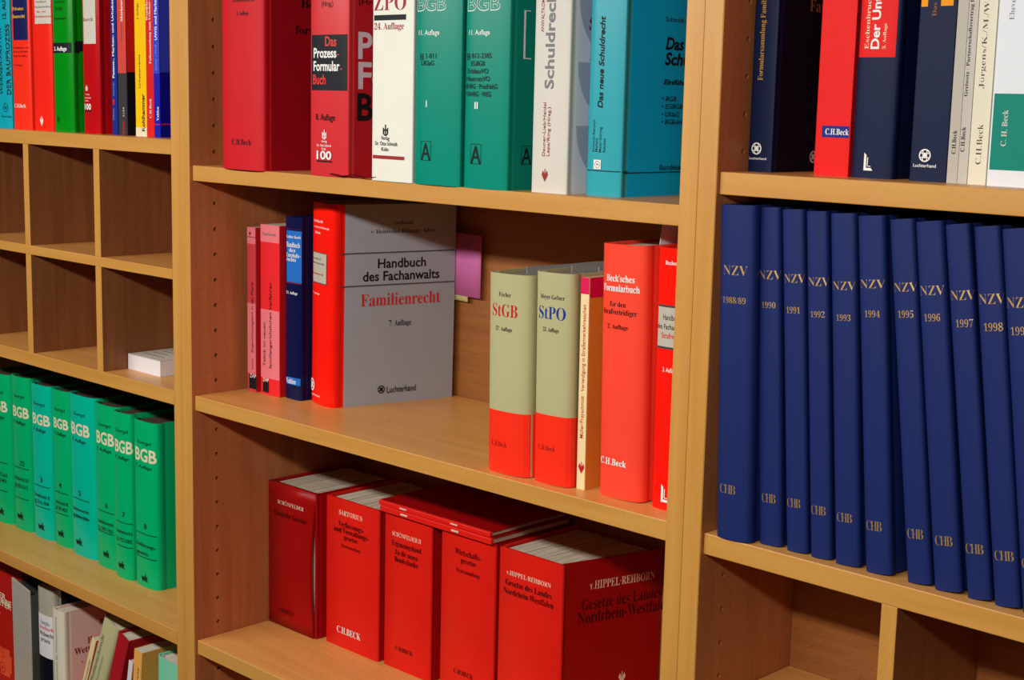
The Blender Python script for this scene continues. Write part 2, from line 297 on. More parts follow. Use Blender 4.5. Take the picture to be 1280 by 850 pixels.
def book(b):
    loc, rot = place(b); w, h, d, sag, kind = b['w'], b['h'], b['d'], b['sag'], b['kind']; sc, cc = b['sc'], b['cc']
    root = thing(b['name'], b['label'], 'book', loc, (0, 0, 0), b.get('group')); root.rotation_euler = rot
    sp = MB(); fc = MB(); bc = MB(); pg = MB()
    fl = b.get('flare', 0)
    arc = arc_pts(w, sag); P = spine_map(b)
    if b.get('worn'): P = lambda u, v, l: (w/2+u, -.0022-l, v)
    C = lambda u, v, l: (w+l+fl*max(0, u-.0095)/.1225, u, v)
    pm = 'page_paper'
    if kind == 'hard':
        t = .0026 if w > .02 else .0016; j = min(.0075, d*.06); g = .0012
        left = [(g*.4, j), (g, j*.75), (g*.5, j*.45), (0, j*.2)]; rightp = [(w, j*.2), (w-g*.5, j*.45), (w-g, j*.75), (w-g*.4, j)]
        if sag > 1e-5: path = left+arc+rightp
        else: path = left+[(.0008, .0002)]+[(.002, 0), (w-.002, 0)]+[(w-.0008, .0002)]+rightp
        sp.ribbon(path, t*.75, 0, h, sc)
        fc.ribbon([(w-g*.4, j+.0001), (w, j+.002), (w, d)], t, 0, h, cc); bc.ribbon([(0, d), (0, j+.002), (g*.4, j+.0001)], t, 0, h, cc)
        ins = arc_pts(w-2*t-.001, max(0, sag*.95)) if sag > 1e-5 else [(0, 0), (w-2*t-.001, 0)]
        poly = [(x+t+.0005, y+t*.9+.0012) for x, y in ins]+[(w-t-.0005, d-.005), (t+.0005, d-.005)]
        pg.prism(poly, .0025, h-.0035, b.get('pm', 'page_paper_dim' if 'grey_pages' in b else pm))
    elif kind == 'paper':
        t = .0006
        sp.ribbon([(0, .0012), (0, 0), (w, 0), (w, .0012)], t, 0, h, sc, False)
        fc.ribbon([(w, .0013), (w, d)], t, 0, h, cc, False); bc.ribbon([(0, d), (0, .0013)], t, 0, h, cc, False)
        pg.box((t+.0001, t+.0002, .0003), (w-t-.0001, d-.0005, h-.0003), pm)
    else:                                                         # loose-leaf binder: flat padded spine, hinge strips, thick soft boards
        t = .0030; hs = .0085; wr = b.get('worn')
        rpath = [(w-.0012, .0004), (w-.0002, .0016), (w, .0035)]
        lpath = [(0, .0035), (.0002, .0016), (.0012, .0004)]
        if wr:                                                    # worn volume: the spine's right edge bends inwards, tapering towards the foot
            n = 12; V = []; Fq = []
            for k in range(n+1):
                z = h*k/n; q = k/n; pull = .010*math.sin(math.pi*min(1, q*1.02))**.8*(1-q*.3) + (.004 if q < .6 else .004*(1-q)/.4)
                x1 = w-pull; V += [(0, .003, z), (.001, 0, z), (x1*.5, -.002*math.sin(math.pi*q), z), (x1-.001, .0002, z), (x1, .003, z), (0, .006, z), (x1, .006, z)]
            for k in range(n):
                a, c = k*7, k*7+7
                for i in range(4): Fq.append((a+i, a+i+1, c+i+1, c+i))
                Fq += [(a+5, a, c, c+5), (a+4, a+6, c+6, c+4), (a+6, a+5, c+5, c+6)]
            Fq += [(0, 5, 6, 4, 3, 2, 1), tuple(n*7+i for i in (1, 2, 3, 4, 6, 5, 0))]
            sp.add(V, Fq, sc, True)
        else:
            sp.ribbon(lpath+rpath, t, 0, h, sc)
            for xs in ((w, 1), (0, -1)):
                pass
        hy = [(w-.0004, .0036), (w-.0016, .0045), (w-.0006, .0056), (w-.0018, .0068), (w-.0006, .0080)]
        fc.ribbon(hy+[(w, .0095), (w+fl, d)], t, 0, h, cc); bc.ribbon([(0, d), (0, .0095)]+[(w-x, y) for x, y in reversed(hy)], t, 0, h, b['sc'])
        y0 = .0068 if wr else .006
        pg.prism([(t+.0015, y0+.002), (w-t-.0015, y0+.002), (w+fl-t-.0025, d-.006), (t+.0015, d-.006)], .003, h-.004, 'page_leaves')
        rnd = random.Random(int(w*1e5)); x = t+.002                # uneven leaf bundles standing up at the top and the fore-edge
        while x < w-t-.004:
            q = rnd.uniform(.0018, .0045); xe = min(x+q*.93, w-t-.0015); ye = d-.006+rnd.uniform(-.003, .003); fx = lambda v: v+(v-t)/(w-2*t)*fl; pg.prism([(x, y0+.003), (xe, y0+.003), (fx(xe), ye), (fx(x), ye)], h-.0045, h-.0036+rnd.uniform(0, .0009), 'page_leaves'); x += q
    k1 = k2 = 0
    for dd in b['decs']:
        if dd[1] == 's' and dd[0] == 'r' and kind == 'hard' and dd[4]-dd[2] > .97*w and sag > 1e-5:   # a printed band runs on over the hinge
            q = .0003+.00007*k1; sp.ribbon([(w+q, .0004), (w+q, j*.2), (w-g*.5+q, j*.45), (w-g+q, j*.75), (w-g*.4+q, j)], .0001, dd[3], dd[5], dd[6])
        if dd[1] == 's': decal(sp, dd, P, k1, sc, sag > 1e-5); k1 += 1
        else: decal(fc, dd, C, k2, cc); k2 += 1
    if b.get('swirl'):                                            # pale curved bands printed on the cover
        for k, zc in enumerate((.045, .105, .165, .225)):
            V = []; n = 16
            for i in range(n+1):
                a = math.pi*(.5+i/n*.5)
                for r in (.034, .058): V.append(C(max(.009, .068+math.cos(a)*r*1.0), max(.002, min(h-.002, zc-math.sin(a)*r+.02)), .00012))
            fc.add(V, [(2*i, 2*i+1, 2*i+3, 2*i+2) for i in range(n)], 'swirl')
    s = sp.build('spine', root); f = fc.build('front_cover', root); c = bc.build('back_cover', root); p = pg.build('page_block', root)
    if kind == 'hard' and sag > 1e-5:
        m = MB(); m.ribbon([(x*.86+w*.07, y*.93+.0024) for x, y in arc], .0012, h-.0030, h-.0012, 'lgrey'); m.slots[0] = 'brownb' if b.get('pm') else 'lgrey'; m.build('headband', p)
    if sc != cc:
        nice = dict(beckdk='dark red front cover', greyc='silver grey front cover with black and red lettering', bluec='deep blue front cover', orangeb='orange front cover', bluegr='blue-grey patterned front cover', navyk_shaded='navy front cover, painted near black for its shade')
        if cc in nice: f['label'] = nice[cc]
    if b.get('ribbon'):
        m = MB(); path = [(w*.55, .004, .0006), (w*.6, -.004, .0030), (w*.9, -.0055, .0014), (w*1.15, -.003, .0032), (w*1.5, -.0045, .0012), (w*1.75, -.002, .0034), (w*1.9, .001, .0010)]
        V = []
        for i, (x, y, z) in enumerate(path): V += [(x, y-.0018, z), (x, y+.0022, z+.0006), (x, y-.0018, z+.0005), (x, y+.0022, z+.0011)]
        Fq = []
        for i in range(len(path)-1):
            a, e = 4*i, 4*i+4; Fq += [(a, e, e+1, a+1), (a+2, a+3, e+3, e+2), (a, a+2, e+2, e), (a+1, e+1, e+3, a+3)]
        m.add(V, Fq, 'ribbon', True); r = m.build('ribbon_marker', root); r['label'] = 'dark red ribbon marker trailing over the shelf'
    if b.get('jacket'):
        m = MB(); m.ribbon([(w*.30, .030), (w*.45, .10), (w*.62, d-.004)], .0007, h*.5, h+.0035, 'jacketgrey'); m.ribbon([(w*.75, .045), (w*.8, d-.004)], .0007, h*.5, h+.003, 'jacketgrey'); m.build('jacket_flap', root)
    if b.get('slip'):
        m = MB(); V = []
        for i in range(7):
            q = i/6; z = h-.04+q*.068; V += [(w*.83+.004*q*q, .020+.004*q*q, z), (w*.83+.004*q*q+.004, .066, z-.006*q)]
        n = len(V); V += [(x+.0005, y, z) for x, y, z in V]
        Fq = [(2*i, 2*i+1, 2*i+3, 2*i+2) for i in range(6)]+[(n+2*i+2, n+2*i+3, n+2*i+1, n+2*i) for i in range(6)]+[(12, 13, n+13, n+12), (0, n, n+1, 1)]+[(2*i, 2*i+2, n+2*i+2, n+2*i) for i in range(6)]+[(2*i+3, 2*i+1, n+2*i+1, n+2*i+3) for i in range(6)]
        m.add(V, Fq, 'slip'); q = m.build('paper_slip', root); q['label'] = 'white paper slip used as a bookmark'
    if b.get('sticky'):
        def note(path, v0, v1, col):
            m = MB(); V = []; n = len(path)-1
            for i, (xx, u) in enumerate(path): V += [(xx, u, v0), (xx, u, v1), (xx-.0001, u+.0003, v0), (xx-.0001, u+.0003, v1)]
            Fq = []
            for i in range(n):
                a, e = 4*i, 4*i+4; Fq += [(a, e, e+1, a+1), (a+2, a+3, e+3, e+2), (a+1, e+1, e+3, a+3), (a, a+2, e+2, e)]
            m.add(V, Fq+[(0, 1, 3, 2), (4*n, 4*n+2, 4*n+3, 4*n+1)], col, True); return m
        bend = [(w*.90, d-.016), (w*.92, d-.004), (w*.97, d+.0015), (w+.008, d+.0035), (w+.022, d+.0055), (w+.034, d+.0085), (w+.0435, d+.0115)]
        m = note(bend, 0.1320, 0.2104, 'sticky')
        for q, (z, l) in enumerate(((0.2104-.012, .012), (0.2104-.016, .017))):  # faint pencil scribble
            V = []; n = 14
            for i in range(n+1):
                t_ = .1+l/.026*i/n; xx = w+.010+.022*t_; yy = d+.0030+.0050*t_; zz = z+.0009*math.sin(i*2.3+q); V += [(xx, yy-.0006, zz), (xx, yy-.0006, zz+.0005)]
            m.add(V, [(2*i, 2*i+2, 2*i+3, 2*i+1) for i in range(n)], 'dgrey')
        s1 = m.build('sticky_note', root); s1['label'] = 'pink sticky note with a pencil scribble'
        s2 = note([(x-.0006, y+.0012) for x, y in bend[:5]], 0.1320-.007, 0.1320+.02, 'stickyy').build('sticky_note', root); s2['label'] = 'pale yellow sticky note below the pink one'
    return root
BOOKS = [
 dict(name='hardcover_book',label='turquoise book with bold black vertical lettering, cut off by the left edge',group='books on the top shelf of the left bookcase',kind='hard',x=-0.5445,y=0.03,z=1.4805,w=0.0689,h=0.235,d=0.17,sag=0.0041,tilt=0.0,yaw=0.0,sc='turq',cc='turq',decs=[('t', 's', 'DER BAUPROZESS', 0.0332, 0.0487, 90, 0.1011, 0.0087, 'B', 'black'), ('t', 's', 'WERNER/PASTOR', 0.0134, 0.0496, 90, 0.0948, 0.0085, 'i', 'black'), ('t', 's', '12. AUFLAGE', 0.0271, 0.1571, 90, 0.0532, 0.0088, 'B', 'black'), ('o', 's', 0.0194, 0.0301, 0.0064, 'black'), ('t', 's', 'Werner Verlag', 0.0064, 0.0161, 0, 0.0269, 0.0027, 's', 'black')]),
 dict(name='hardcover_book',label='orange-red book with a navy title panel and yellow lettering on the top left shelf',group='books on the top shelf of the left bookcase',kind='hard',x=-0.4697,y=0.03,z=1.4805,w=0.0517,h=0.235,d=0.17,sag=0.0041,tilt=0.0,yaw=0.0,sc='redor',cc='redor',decs=[('r', 's', -0.0171, 0.1266, 0.0228, 0.235, 'navyp'), ('t', 's', 'Privates', -0.0182, 0.1684, 0, 0.0323, 0.0048, 'b', 'yellow'), ('t', 's', 'Baurecht', -0.0187, 0.1577, 0, 0.0361, 0.0048, 'b', 'yellow'), ('t', 's', 'herausgegeben von', -0.0185, 0.1149, 0, 0.043, 0.0026, 's', 'dred'), ('t', 's', 'Georg Kodde', -0.0187, 0.1091, 0, 0.0408, 0.0026, 's', 'dred'), ('t', 's', 'Rolf Kniffka', -0.0187, 0.1029, 0, 0.0405, 0.0026, 's', 'dred'), ('t', 's', '2. Auflage', -0.0187, 0.0901, 0, 0.0258, 0.0027, 's', 'dred'), ('t', 's', 'C.H.Beck', -0.0187, 0.0311, 0, 0.0337, 0.0053, 'b', 'white')]),
 dict(name='hardcover_book',label='orange-red book with a pale grey title panel, left of the green book',group='books on the top shelf of the left bookcase',kind='hard',x=-0.4092,y=0.03,z=1.4805,w=0.0533,h=0.235,d=0.17,sag=0.0043,tilt=0.0,yaw=0.0,sc='redor2',cc='redor2',decs=[('r', 's', -0.0148, 0.1484, 0.0261, 0.235, 'lgrey'), ('t', 's', 'Handbuch', -0.0103, 0.1772, 0, 0.0275, 0.003, 's', 'dgrey'), ('t', 's', 'Fachanwalts', -0.0138, 0.1702, 0, 0.0399, 0.003, 's', 'dgrey'), ('t', 's', 'Bau- und', -0.008, 0.1637, 0, 0.023, 0.003, 's', 'red'), ('t', 's', 'Architektenrecht', -0.0146, 0.157, 0, 0.0408, 0.003, 's', 'red'), ('f', 's', -0.0016, 0.0134, 0.0071, 'white')]),
 dict(name='hardcover_book',label='bright green commentary with a black edition band on the top left shelf',group='books on the top shelf of the left bookcase',kind='hard',x=-0.3505,y=0.03,z=1.4805,w=0.0525,h=0.235,d=0.17,sag=0.0063,tilt=0.0,yaw=0.0,sc='green',cc='green',decs=[('t', 's', 'VOB', -0.013, 0.1647, 0, 0.0202, 0.005, 'c', 'black'), ('t', 's', 'Kommentar', -0.0166, 0.153, 0, 0.0322, 0.0032, 'c', 'black'), ('t', 's', 'Teil A und B', -0.014, 0.1756, 0, 0.0266, 0.0023, 's', 'black'), ('r', 's', -0.0288, 0.1079, 0.0288, 0.1217, 'ink'), ('r', 'c', 0.001, 0.1103, 0.169, 0.1243, 'ink'), ('t', 's', '3. Auflage', -0.018, 0.1109, 0, 0.0338, 0.0055, 'B', 'white'), ('q', 's', -0.0107, 0.0175, 0.0047, 'dgreen')]),
 dict(name='hardcover_book',label='glossy dark red book with a white title label, right of the green book',group='books on the top shelf of the left bookcase',kind='hard',x=-0.2726,y=0.03,z=1.4805,w=0.0425,h=0.235,d=0.17,sag=0.0051,tilt=0.0,yaw=0.0,sc='crims',cc='crims',decs=[('r', 's', -0.0142, 0.1196, 0.0162, 0.235, 'lgrey'), ('t', 's', 'Baurecht', -0.0142, 0.1494, 0, 0.0257, 0.0049, 'c', 'dred'), ('q', 's', -0.0082, 0.0607, 0.0041, 'white'), ('t', 's', 'Verlag', -0.0116, 0.0516, 0, 0.0104, 0.0018, 's', 'white'), ('t', 's', 'Otto Schmidt', -0.0141, 0.0469, 0, 0.017, 0.0018, 's', 'white'), ('t', 's', 'Köln', -0.0121, 0.0429, 0, 0.0087, 0.0018, 's', 'white'), ('t', 's', '100', -0.0141, 0.0322, 0, 0.0173, 0.0077, 'B', 'white'), ('r', 's', -0.0141, 0.0292, 0.0022, 0.0309, 'ink')]),
 dict(name='paperback_book',label='thin navy paperback with white vertical lettering right of the dark red book',group='books on the top shelf of the left bookcase',kind='paper',x=-0.2039,y=0.03,z=1.4805,w=0.013,h=0.235,d=0.17,sag=0.0,tilt=0.0,yaw=0.0,sc='nblue',cc='nblue',decs=[('t', 's', 'Patent-, Marken- und Urheberrecht', 0.0006, 0.0748, 90, 0.1207, 0.0046, 'B', 'white'), ('t', 's', 'Schröder', -0.0003, 0.0513, 90, 0.0191, 0.0038, 's', 'lblue'), ('r', 's', -0.0042, 0.0397, 0.0002, 0.047, 'red'), ('t', 's', 'Vahlen', -0.001, 0.0187, 90, 0.0161, 0.0038, 's', 'lblue')]),
 dict(name='paperback_book',label='paperback with a red upper half and black lower half left of the yellow book',group='books on the top shelf of the left bookcase',kind='paper',x=-0.1879,y=0.03,z=1.4805,w=0.0203,h=0.235,d=0.17,sag=0.0,tilt=0.0,yaw=0.0,sc='bkgrey',cc='bkink',decs=[('r', 's', -0.0102, 0.0811, 0.0102, 0.235, 'redp'), ('r', 'c', 0.001, 0.0828, 0.169, 0.235, 'red'), ('t', 's', 'Markenrecht', 0.0034, 0.1479, 90, 0.0403, 0.0054, 'b', 'white'), ('t', 's', 'Nordemann', 0.0018, 0.1231, 90, 0.0218, 0.0033, 's', 'dgrey'), ('t', 's', '2154', 0.0043, 0.0242, 90, 0.0128, 0.0042, 's', 'lgrey'), ('t', 's', 'CLASSE', 0.0044, 0.0002, 90, 0.0184, 0.0046, 'B', 'red')]),
 dict(name='paperback_book',label='yellow paperback with a black vertical publisher name on the top left shelf',group='books on the top shelf of the left bookcase',kind='paper',x=-0.1463,y=0.03,z=1.4805,w=0.026,h=0.235,d=0.17,sag=0.0,tilt=0.0,yaw=0.0,sc='yellow',cc='yellow',decs=[('r', 's', -0.013, 0.0, 0.013, 0.0115, 'cream'), ('t', 's', 'Kohlhammer', 0.0083, 0.0068, 90, 0.0479, 0.0069, 'B', 'black'), ('t', 's', 'Urheberrecht', -0.0009, 0.0622, 90, 0.0433, 0.0036, 's', 'black'), ('t', 's', '3. Auflage', -0.0036, 0.1496, 90, 0.0204, 0.0036, 's', 'dgrey')]),
 dict(name='paperback_book',label='thin red paperback with white lettering between the yellow and the blue book',group='books on the top shelf of the left bookcase',kind='paper',x=-0.1196,y=0.03,z=1.4805,w=0.0166,h=0.235,d=0.17,sag=0.0,tilt=0.0,yaw=0.0,sc='red',cc='red',decs=[('t', 's', 'Fallsammlung zum Urheber- und', 0.0031, 0.0934, 90, 0.0927, 0.0043, 'b', 'white'), ('t', 's', 'Wandtke/', -0.0033, 0.1476, 90, 0.0268, 0.0044, 'b', 'white'), ('t', 's', 'C.H.Beck', 0.0024, 0.0242, 90, 0.0249, 0.0044, 'b', 'white')]),
 dict(name='paperback_book',label='royal blue paperback with a thin red stripe at its foot',group='books on the top shelf of the left bookcase',kind='paper',x=-0.1025,y=0.03,z=1.4805,w=0.0134,h=0.235,d=0.17,sag=0.0,tilt=0.0,yaw=0.0,sc='rblue',cc='rblue2',decs=[('r', 's', -0.0067, 0.081, 0.0067, 0.235, 'rblue3'), ('r', 'c', 0.001, 0.0827, 0.169, 0.235, 'rblue3'), ('t', 's', 'UWG und Markenrecht', 0.0017, 0.1231, 90, 0.0688, 0.0051, 'B', 'white'), ('t', 's', 'Säcker / Wolf', 0.0007, 0.0848, 90, 0.0328, 0.0039, 's', 'lblue'), ('t', 's', 'Vahlen', 0.0042, 0.0214, 90, 0.0176, 0.0051, 'b', 'white'), ('r', 's', -0.0067, 0.0158, 0.0067, 0.0171, 'pinkr'), ('r', 'c', 0.001, 0.0164, 0.169, 0.0177, 'pinkr')]),
 dict(name='hardcover_book',label='green commentary volume cut off by the left edge of the photo',group='green commentary volumes on the left bookcase',kind='hard',x=-0.6789,y=0.088,z=0.8434,w=0.0709,h=0.2453,d=0.165,sag=0.0142,tilt=0.0,yaw=0.0,sc='sgr',cc='sgr',decs=[('t', 's', 'BGB', -0.0181, 0.1845, 0, 0.0481, 0.017, 'B', 'cream'), ('t', 's', 'Soergel', -0.011, 0.2132, 0, 0.0319, 0.0056, 's', 'black'), ('t', 's', '7. Auflage', -0.0153, 0.1727, 0, 0.0371, 0.0057, 'i', 'black'), ('r', 's', -0.02, 0.0996, 0.0268, 0.1007, 'black'), ('r', 's', -0.02, 0.0527, 0.025, 0.0538, 'black'), ('t', 's', 'Allg. Teil', -0.02, 0.0775, 0, 0.0449, 0.0061, 's', 'black'), ('t', 's', '§§ 1-240', -0.02, 0.0678, 0, 0.0432, 0.0061, 's', 'black'), ('t', 's', 'wk', -0.0046, 0.0137, 0, 0.02, 0.0115, 'B', 'black')],pm='page_paper_brown'),
 dict(name='hardcover_book',label='green commentary volume numbered 2/2',group='green commentary volumes on the left bookcase',kind='hard',x=-0.6068,y=0.088,z=0.8434,w=0.0586,h=0.2487,d=0.165,sag=0.0117,tilt=0.0,yaw=0.0,sc='sgr',cc='sgr',decs=[('t', 's', 'BGB', -0.0161, 0.1842, 0, 0.0436, 0.0164, 'B', 'cream'), ('t', 's', 'Soergel', -0.0111, 0.2151, 0, 0.0305, 0.0055, 's', 'black'), ('t', 's', '7. Auflage', -0.0155, 0.1726, 0, 0.0358, 0.0056, 'i', 'black'), ('r', 's', -0.0161, 0.1011, 0.0249, 0.1022, 'black'), ('r', 's', -0.0161, 0.0514, 0.0233, 0.0525, 'black'), ('t', 's', '2/2', 0.0023, 0.1058, 0, 0.0131, 0.0084, 's', 'black'), ('t', 's', 'Schuldrecht I/2', -0.0161, 0.0809, 0, 0.0393, 0.006, 's', 'black'), ('t', 's', '§§ 433-515', -0.0161, 0.069, 0, 0.0378, 0.006, 's', 'black'), ('t', 's', 'wk', -0.0109, 0.0176, 0, 0.0205, 0.0114, 'B', 'black')],pm='page_paper_brown'),
 dict(name='hardcover_book',label='green commentary volume numbered 3',group='green commentary volumes on the left bookcase',kind='hard',x=-0.547,y=0.09,z=0.8434,w=0.0623,h=0.2448,d=0.165,sag=0.0125,tilt=0.0,yaw=0.0,sc='sgb',cc='sgr',decs=[('t', 's', 'BGB', -0.0178, 0.1821, 0, 0.0468, 0.0163, 'B', 'cream'), ('t', 's', 'Soergel', -0.0127, 0.212, 0, 0.0318, 0.0054, 's', 'black'), ('t', 's', '7. Auflage', -0.0155, 0.1707, 0, 0.0356, 0.0055, 'i', 'black'), ('r', 's', -0.0178, 0.0836, 0.0261, 0.0847, 'black'), ('r', 's', -0.0178, 0.0497, 0.0251, 0.0508, 'black'), ('t', 's', '3', 0.001, 0.0908, 0, 0.0077, 0.0082, 's', 'black'), ('t', 's', 'Schuldrecht II', -0.0178, 0.0655, 0, 0.0424, 0.0059, 's', 'black'), ('t', 's', '§§ 516-704', -0.0178, 0.0551, 0, 0.041, 0.0059, 's', 'black'), ('t', 's', 'wk', -0.0077, 0.0142, 0, 0.0192, 0.0111, 'B', 'black')],pm='page_paper_brown'),
 dict(name='hardcover_book',label='green commentary volume numbered 4',group='green commentary volumes on the left bookcase',kind='hard',x=-0.4836,y=0.09,z=0.8434,w=0.054,h=0.2447,d=0.165,sag=0.0108,tilt=0.0,yaw=0.0,sc='sgr',cc='sgr',decs=[('t', 's', 'BGB', -0.0152, 0.1857, 0, 0.0391, 0.0151, 'B', 'cream'), ('t', 's', 'Soergel', -0.0119, 0.2124, 0, 0.0291, 0.0053, 's', 'black'), ('t', 's', '7. Auflage', -0.0132, 0.1746, 0, 0.0315, 0.0054, 'i', 'black'), ('r', 's', -0.0152, 0.0842, 0.0211, 0.0853, 'black'), ('r', 's', -0.0151, 0.0508, 0.0201, 0.0519, 'black'), ('t', 's', '4', -0.0024, 0.0926, 0, 0.0076, 0.0081, 's', 'black'), ('t', 's', 'Schuldrecht III', -0.0151, 0.066, 0, 0.0346, 0.0058, 's', 'black'), ('t', 's', '§§ 705-853', -0.0151, 0.0567, 0, 0.0332, 0.0058, 's', 'black'), ('t', 's', 'wk', -0.0091, 0.0154, 0, 0.0188, 0.011, 'B', 'black')],pm='page_paper_brown'),
 dict(name='hardcover_book',label='blue-green commentary volume numbered 5 with a worn lower edge',group='green commentary volumes on the left bookcase',kind='hard',x=-0.4284,y=0.091,z=0.8434,w=0.0775,h=0.2472,d=0.165,sag=0.0155,tilt=0.0,yaw=0.0,sc='sgb',cc='sgr',decs=[('t', 's', 'BGB', -0.0244, 0.1868, 0, 0.051, 0.0174, 'B', 'cream'), ('t', 's', 'Soergel', -0.0145, 0.2162, 0, 0.0307, 0.0052, 's', 'black'), ('t', 's', '7. Auflage', -0.0222, 0.1756, 0, 0.0397, 0.0053, 'i', 'black'), ('r', 's', -0.0244, 0.0875, 0.0236, 0.0886, 'black'), ('r', 's', -0.0244, 0.0599, 0.0227, 0.061, 'black'), ('t', 's', '5', -0.0052, 0.0938, 0, 0.0074, 0.0079, 's', 'black'), ('t', 's', 'Sachenrecht', -0.0244, 0.0689, 0, 0.0462, 0.0057, 's', 'black'), ('t', 's', '§§ 854-1296', -0.0244, 0.0576, 0, 0.0446, 0.0057, 's', 'black'), ('t', 's', 'wk', -0.0162, 0.0163, 0, 0.0192, 0.0108, 'B', 'black')],pm='page_paper_brown'),
 dict(name='hardcover_book',label='green commentary volume numbered 6',group='green commentary volumes on the left bookcase',kind='hard',x=-0.3496,y=0.086,z=0.8434,w=0.0668,h=0.2451,d=0.165,sag=0.0134,tilt=0.0,yaw=0.0,sc='sgr',cc='sgr',decs=[('t', 's', 'BGB', -0.0209, 0.1867, 0, 0.0462, 0.0178, 'B', 'cream'), ('t', 's', 'Soergel', -0.0126, 0.213, 0, 0.0302, 0.0051, 's', 'black'), ('t', 's', '7. Auflage', -0.0208, 0.1757, 0, 0.0398, 0.0052, 'i', 'black'), ('r', 's', -0.0208, 0.0847, 0.0228, 0.0858, 'black'), ('r', 's', -0.0208, 0.0531, 0.022, 0.0542, 'black'), ('t', 's', '6', 0.0022, 0.0916, 0, 0.0068, 0.0077, 's', 'black'), ('t', 's', 'Familienrecht', -0.0208, 0.066, 0, 0.0421, 0.0056, 's', 'black'), ('t', 's', '§§ 1297-1921', -0.0208, 0.0558, 0, 0.0407, 0.0056, 's', 'black'), ('t', 's', 'wk', -0.0062, 0.0171, 0, 0.017, 0.0105, 'B', 'black')],pm='page_paper_brown'),
 dict(name='hardcover_book',label='green commentary volume numbered 7',group='green commentary volumes on the left bookcase',kind='hard',x=-0.2816,y=0.074,z=0.8434,w=0.0464,h=0.2444,d=0.165,sag=0.0093,tilt=0.0,yaw=0.0,sc='sgr',cc='sgr',decs=[('t', 's', 'BGB', -0.0134, 0.1868, 0, 0.0392, 0.0174, 'B', 'cream'), ('t', 's', 'Soergel', -0.0103, 0.2159, 0, 0.0288, 0.005, 's', 'black'), ('t', 's', '7. Auflage', -0.0134, 0.1765, 0, 0.0329, 0.005, 'i', 'black'), ('r', 's', -0.0134, 0.0832, 0.0241, 0.0843, 'black'), ('r', 's', -0.0134, 0.0477, 0.0235, 0.0488, 'black'), ('t', 's', '7', 0.0035, 0.0924, 0, 0.0063, 0.0076, 's', 'black'), ('t', 's', 'Familienrecht', -0.0134, 0.0673, 0, 0.0364, 0.0055, 's', 'black'), ('t', 's', '§§ 1922-2385', -0.0134, 0.0553, 0, 0.0354, 0.0055, 's', 'black'), ('t', 's', 'wk', -0.0095, 0.015, 0, 0.017, 0.0103, 'B', 'black')],pm='page_paper_brown'),
 dict(name='hardcover_book',label='green commentary volume numbered 8, last on the right of its row',group='green commentary volumes on the left bookcase',kind='hard',x=-0.234,y=0.079,z=0.8434,w=0.0617,h=0.2407,d=0.165,sag=0.0123,tilt=0.0,yaw=0.0,sc='sgr',cc='sgr',decs=[('t', 's', 'BGB', -0.0196, 0.1836, 0, 0.049, 0.018, 'B', 'cream'), ('t', 's', 'Soergel', -0.0128, 0.2081, 0, 0.0324, 0.0049, 's', 'black'), ('t', 's', '7. Auflage', -0.0196, 0.1731, 0, 0.0407, 0.0049, 'i', 'black'), ('r', 's', -0.0196, 0.0777, 0.0278, 0.0788, 'black'), ('r', 's', -0.0196, 0.0431, 0.0272, 0.0442, 'black'), ('t', 's', '8', 0.0018, 0.0863, 0, 0.0064, 0.0075, 's', 'black'), ('t', 's', 'Einführungs-', -0.0196, 0.0592, 0, 0.0463, 0.0054, 's', 'black'), ('t', 's', 'gesetz', -0.0196, 0.0473, 0, 0.0308, 0.0054, 's', 'black'), ('t', 's', 'wk', -0.0064, 0.0089, 0, 0.0159, 0.0101, 'B', 'black')],pm='page_paper_brown'),
 dict(name='hardcover_book',label='large plain red book at the left end of the top middle shelf',group='books on the top shelf of the middle bookcase',kind='hard',x=0.0862,y=0.006,z=1.4504,w=0.0823,h=0.25,d=0.175,sag=0.0082,tilt=0.0,yaw=0.0,sc='beckred',cc='beckdk',decs=[('t', 's', 'Handbuch', -0.0127, 0.1924, 0, 0.041, 0.0051, 'c', 'black'), ('t', 's', '4. Auflage', -0.0043, 0.1774, 0, 0.0228, 0.0046, 'c', 'black'), ('t', 's', 'C.H.Beck', -0.0146, 0.0291, 0, 0.0369, 0.0069, 'c', 'black'), ('t', 'c', 'Beck', 0.0499, 0.1885, 0, 0.0395, 0.0103, 'b', 'black'), ('t', 'c', 'formular', 0.0421, 0.1585, 0, 0.0612, 0.0098, 'b', 'black')]),
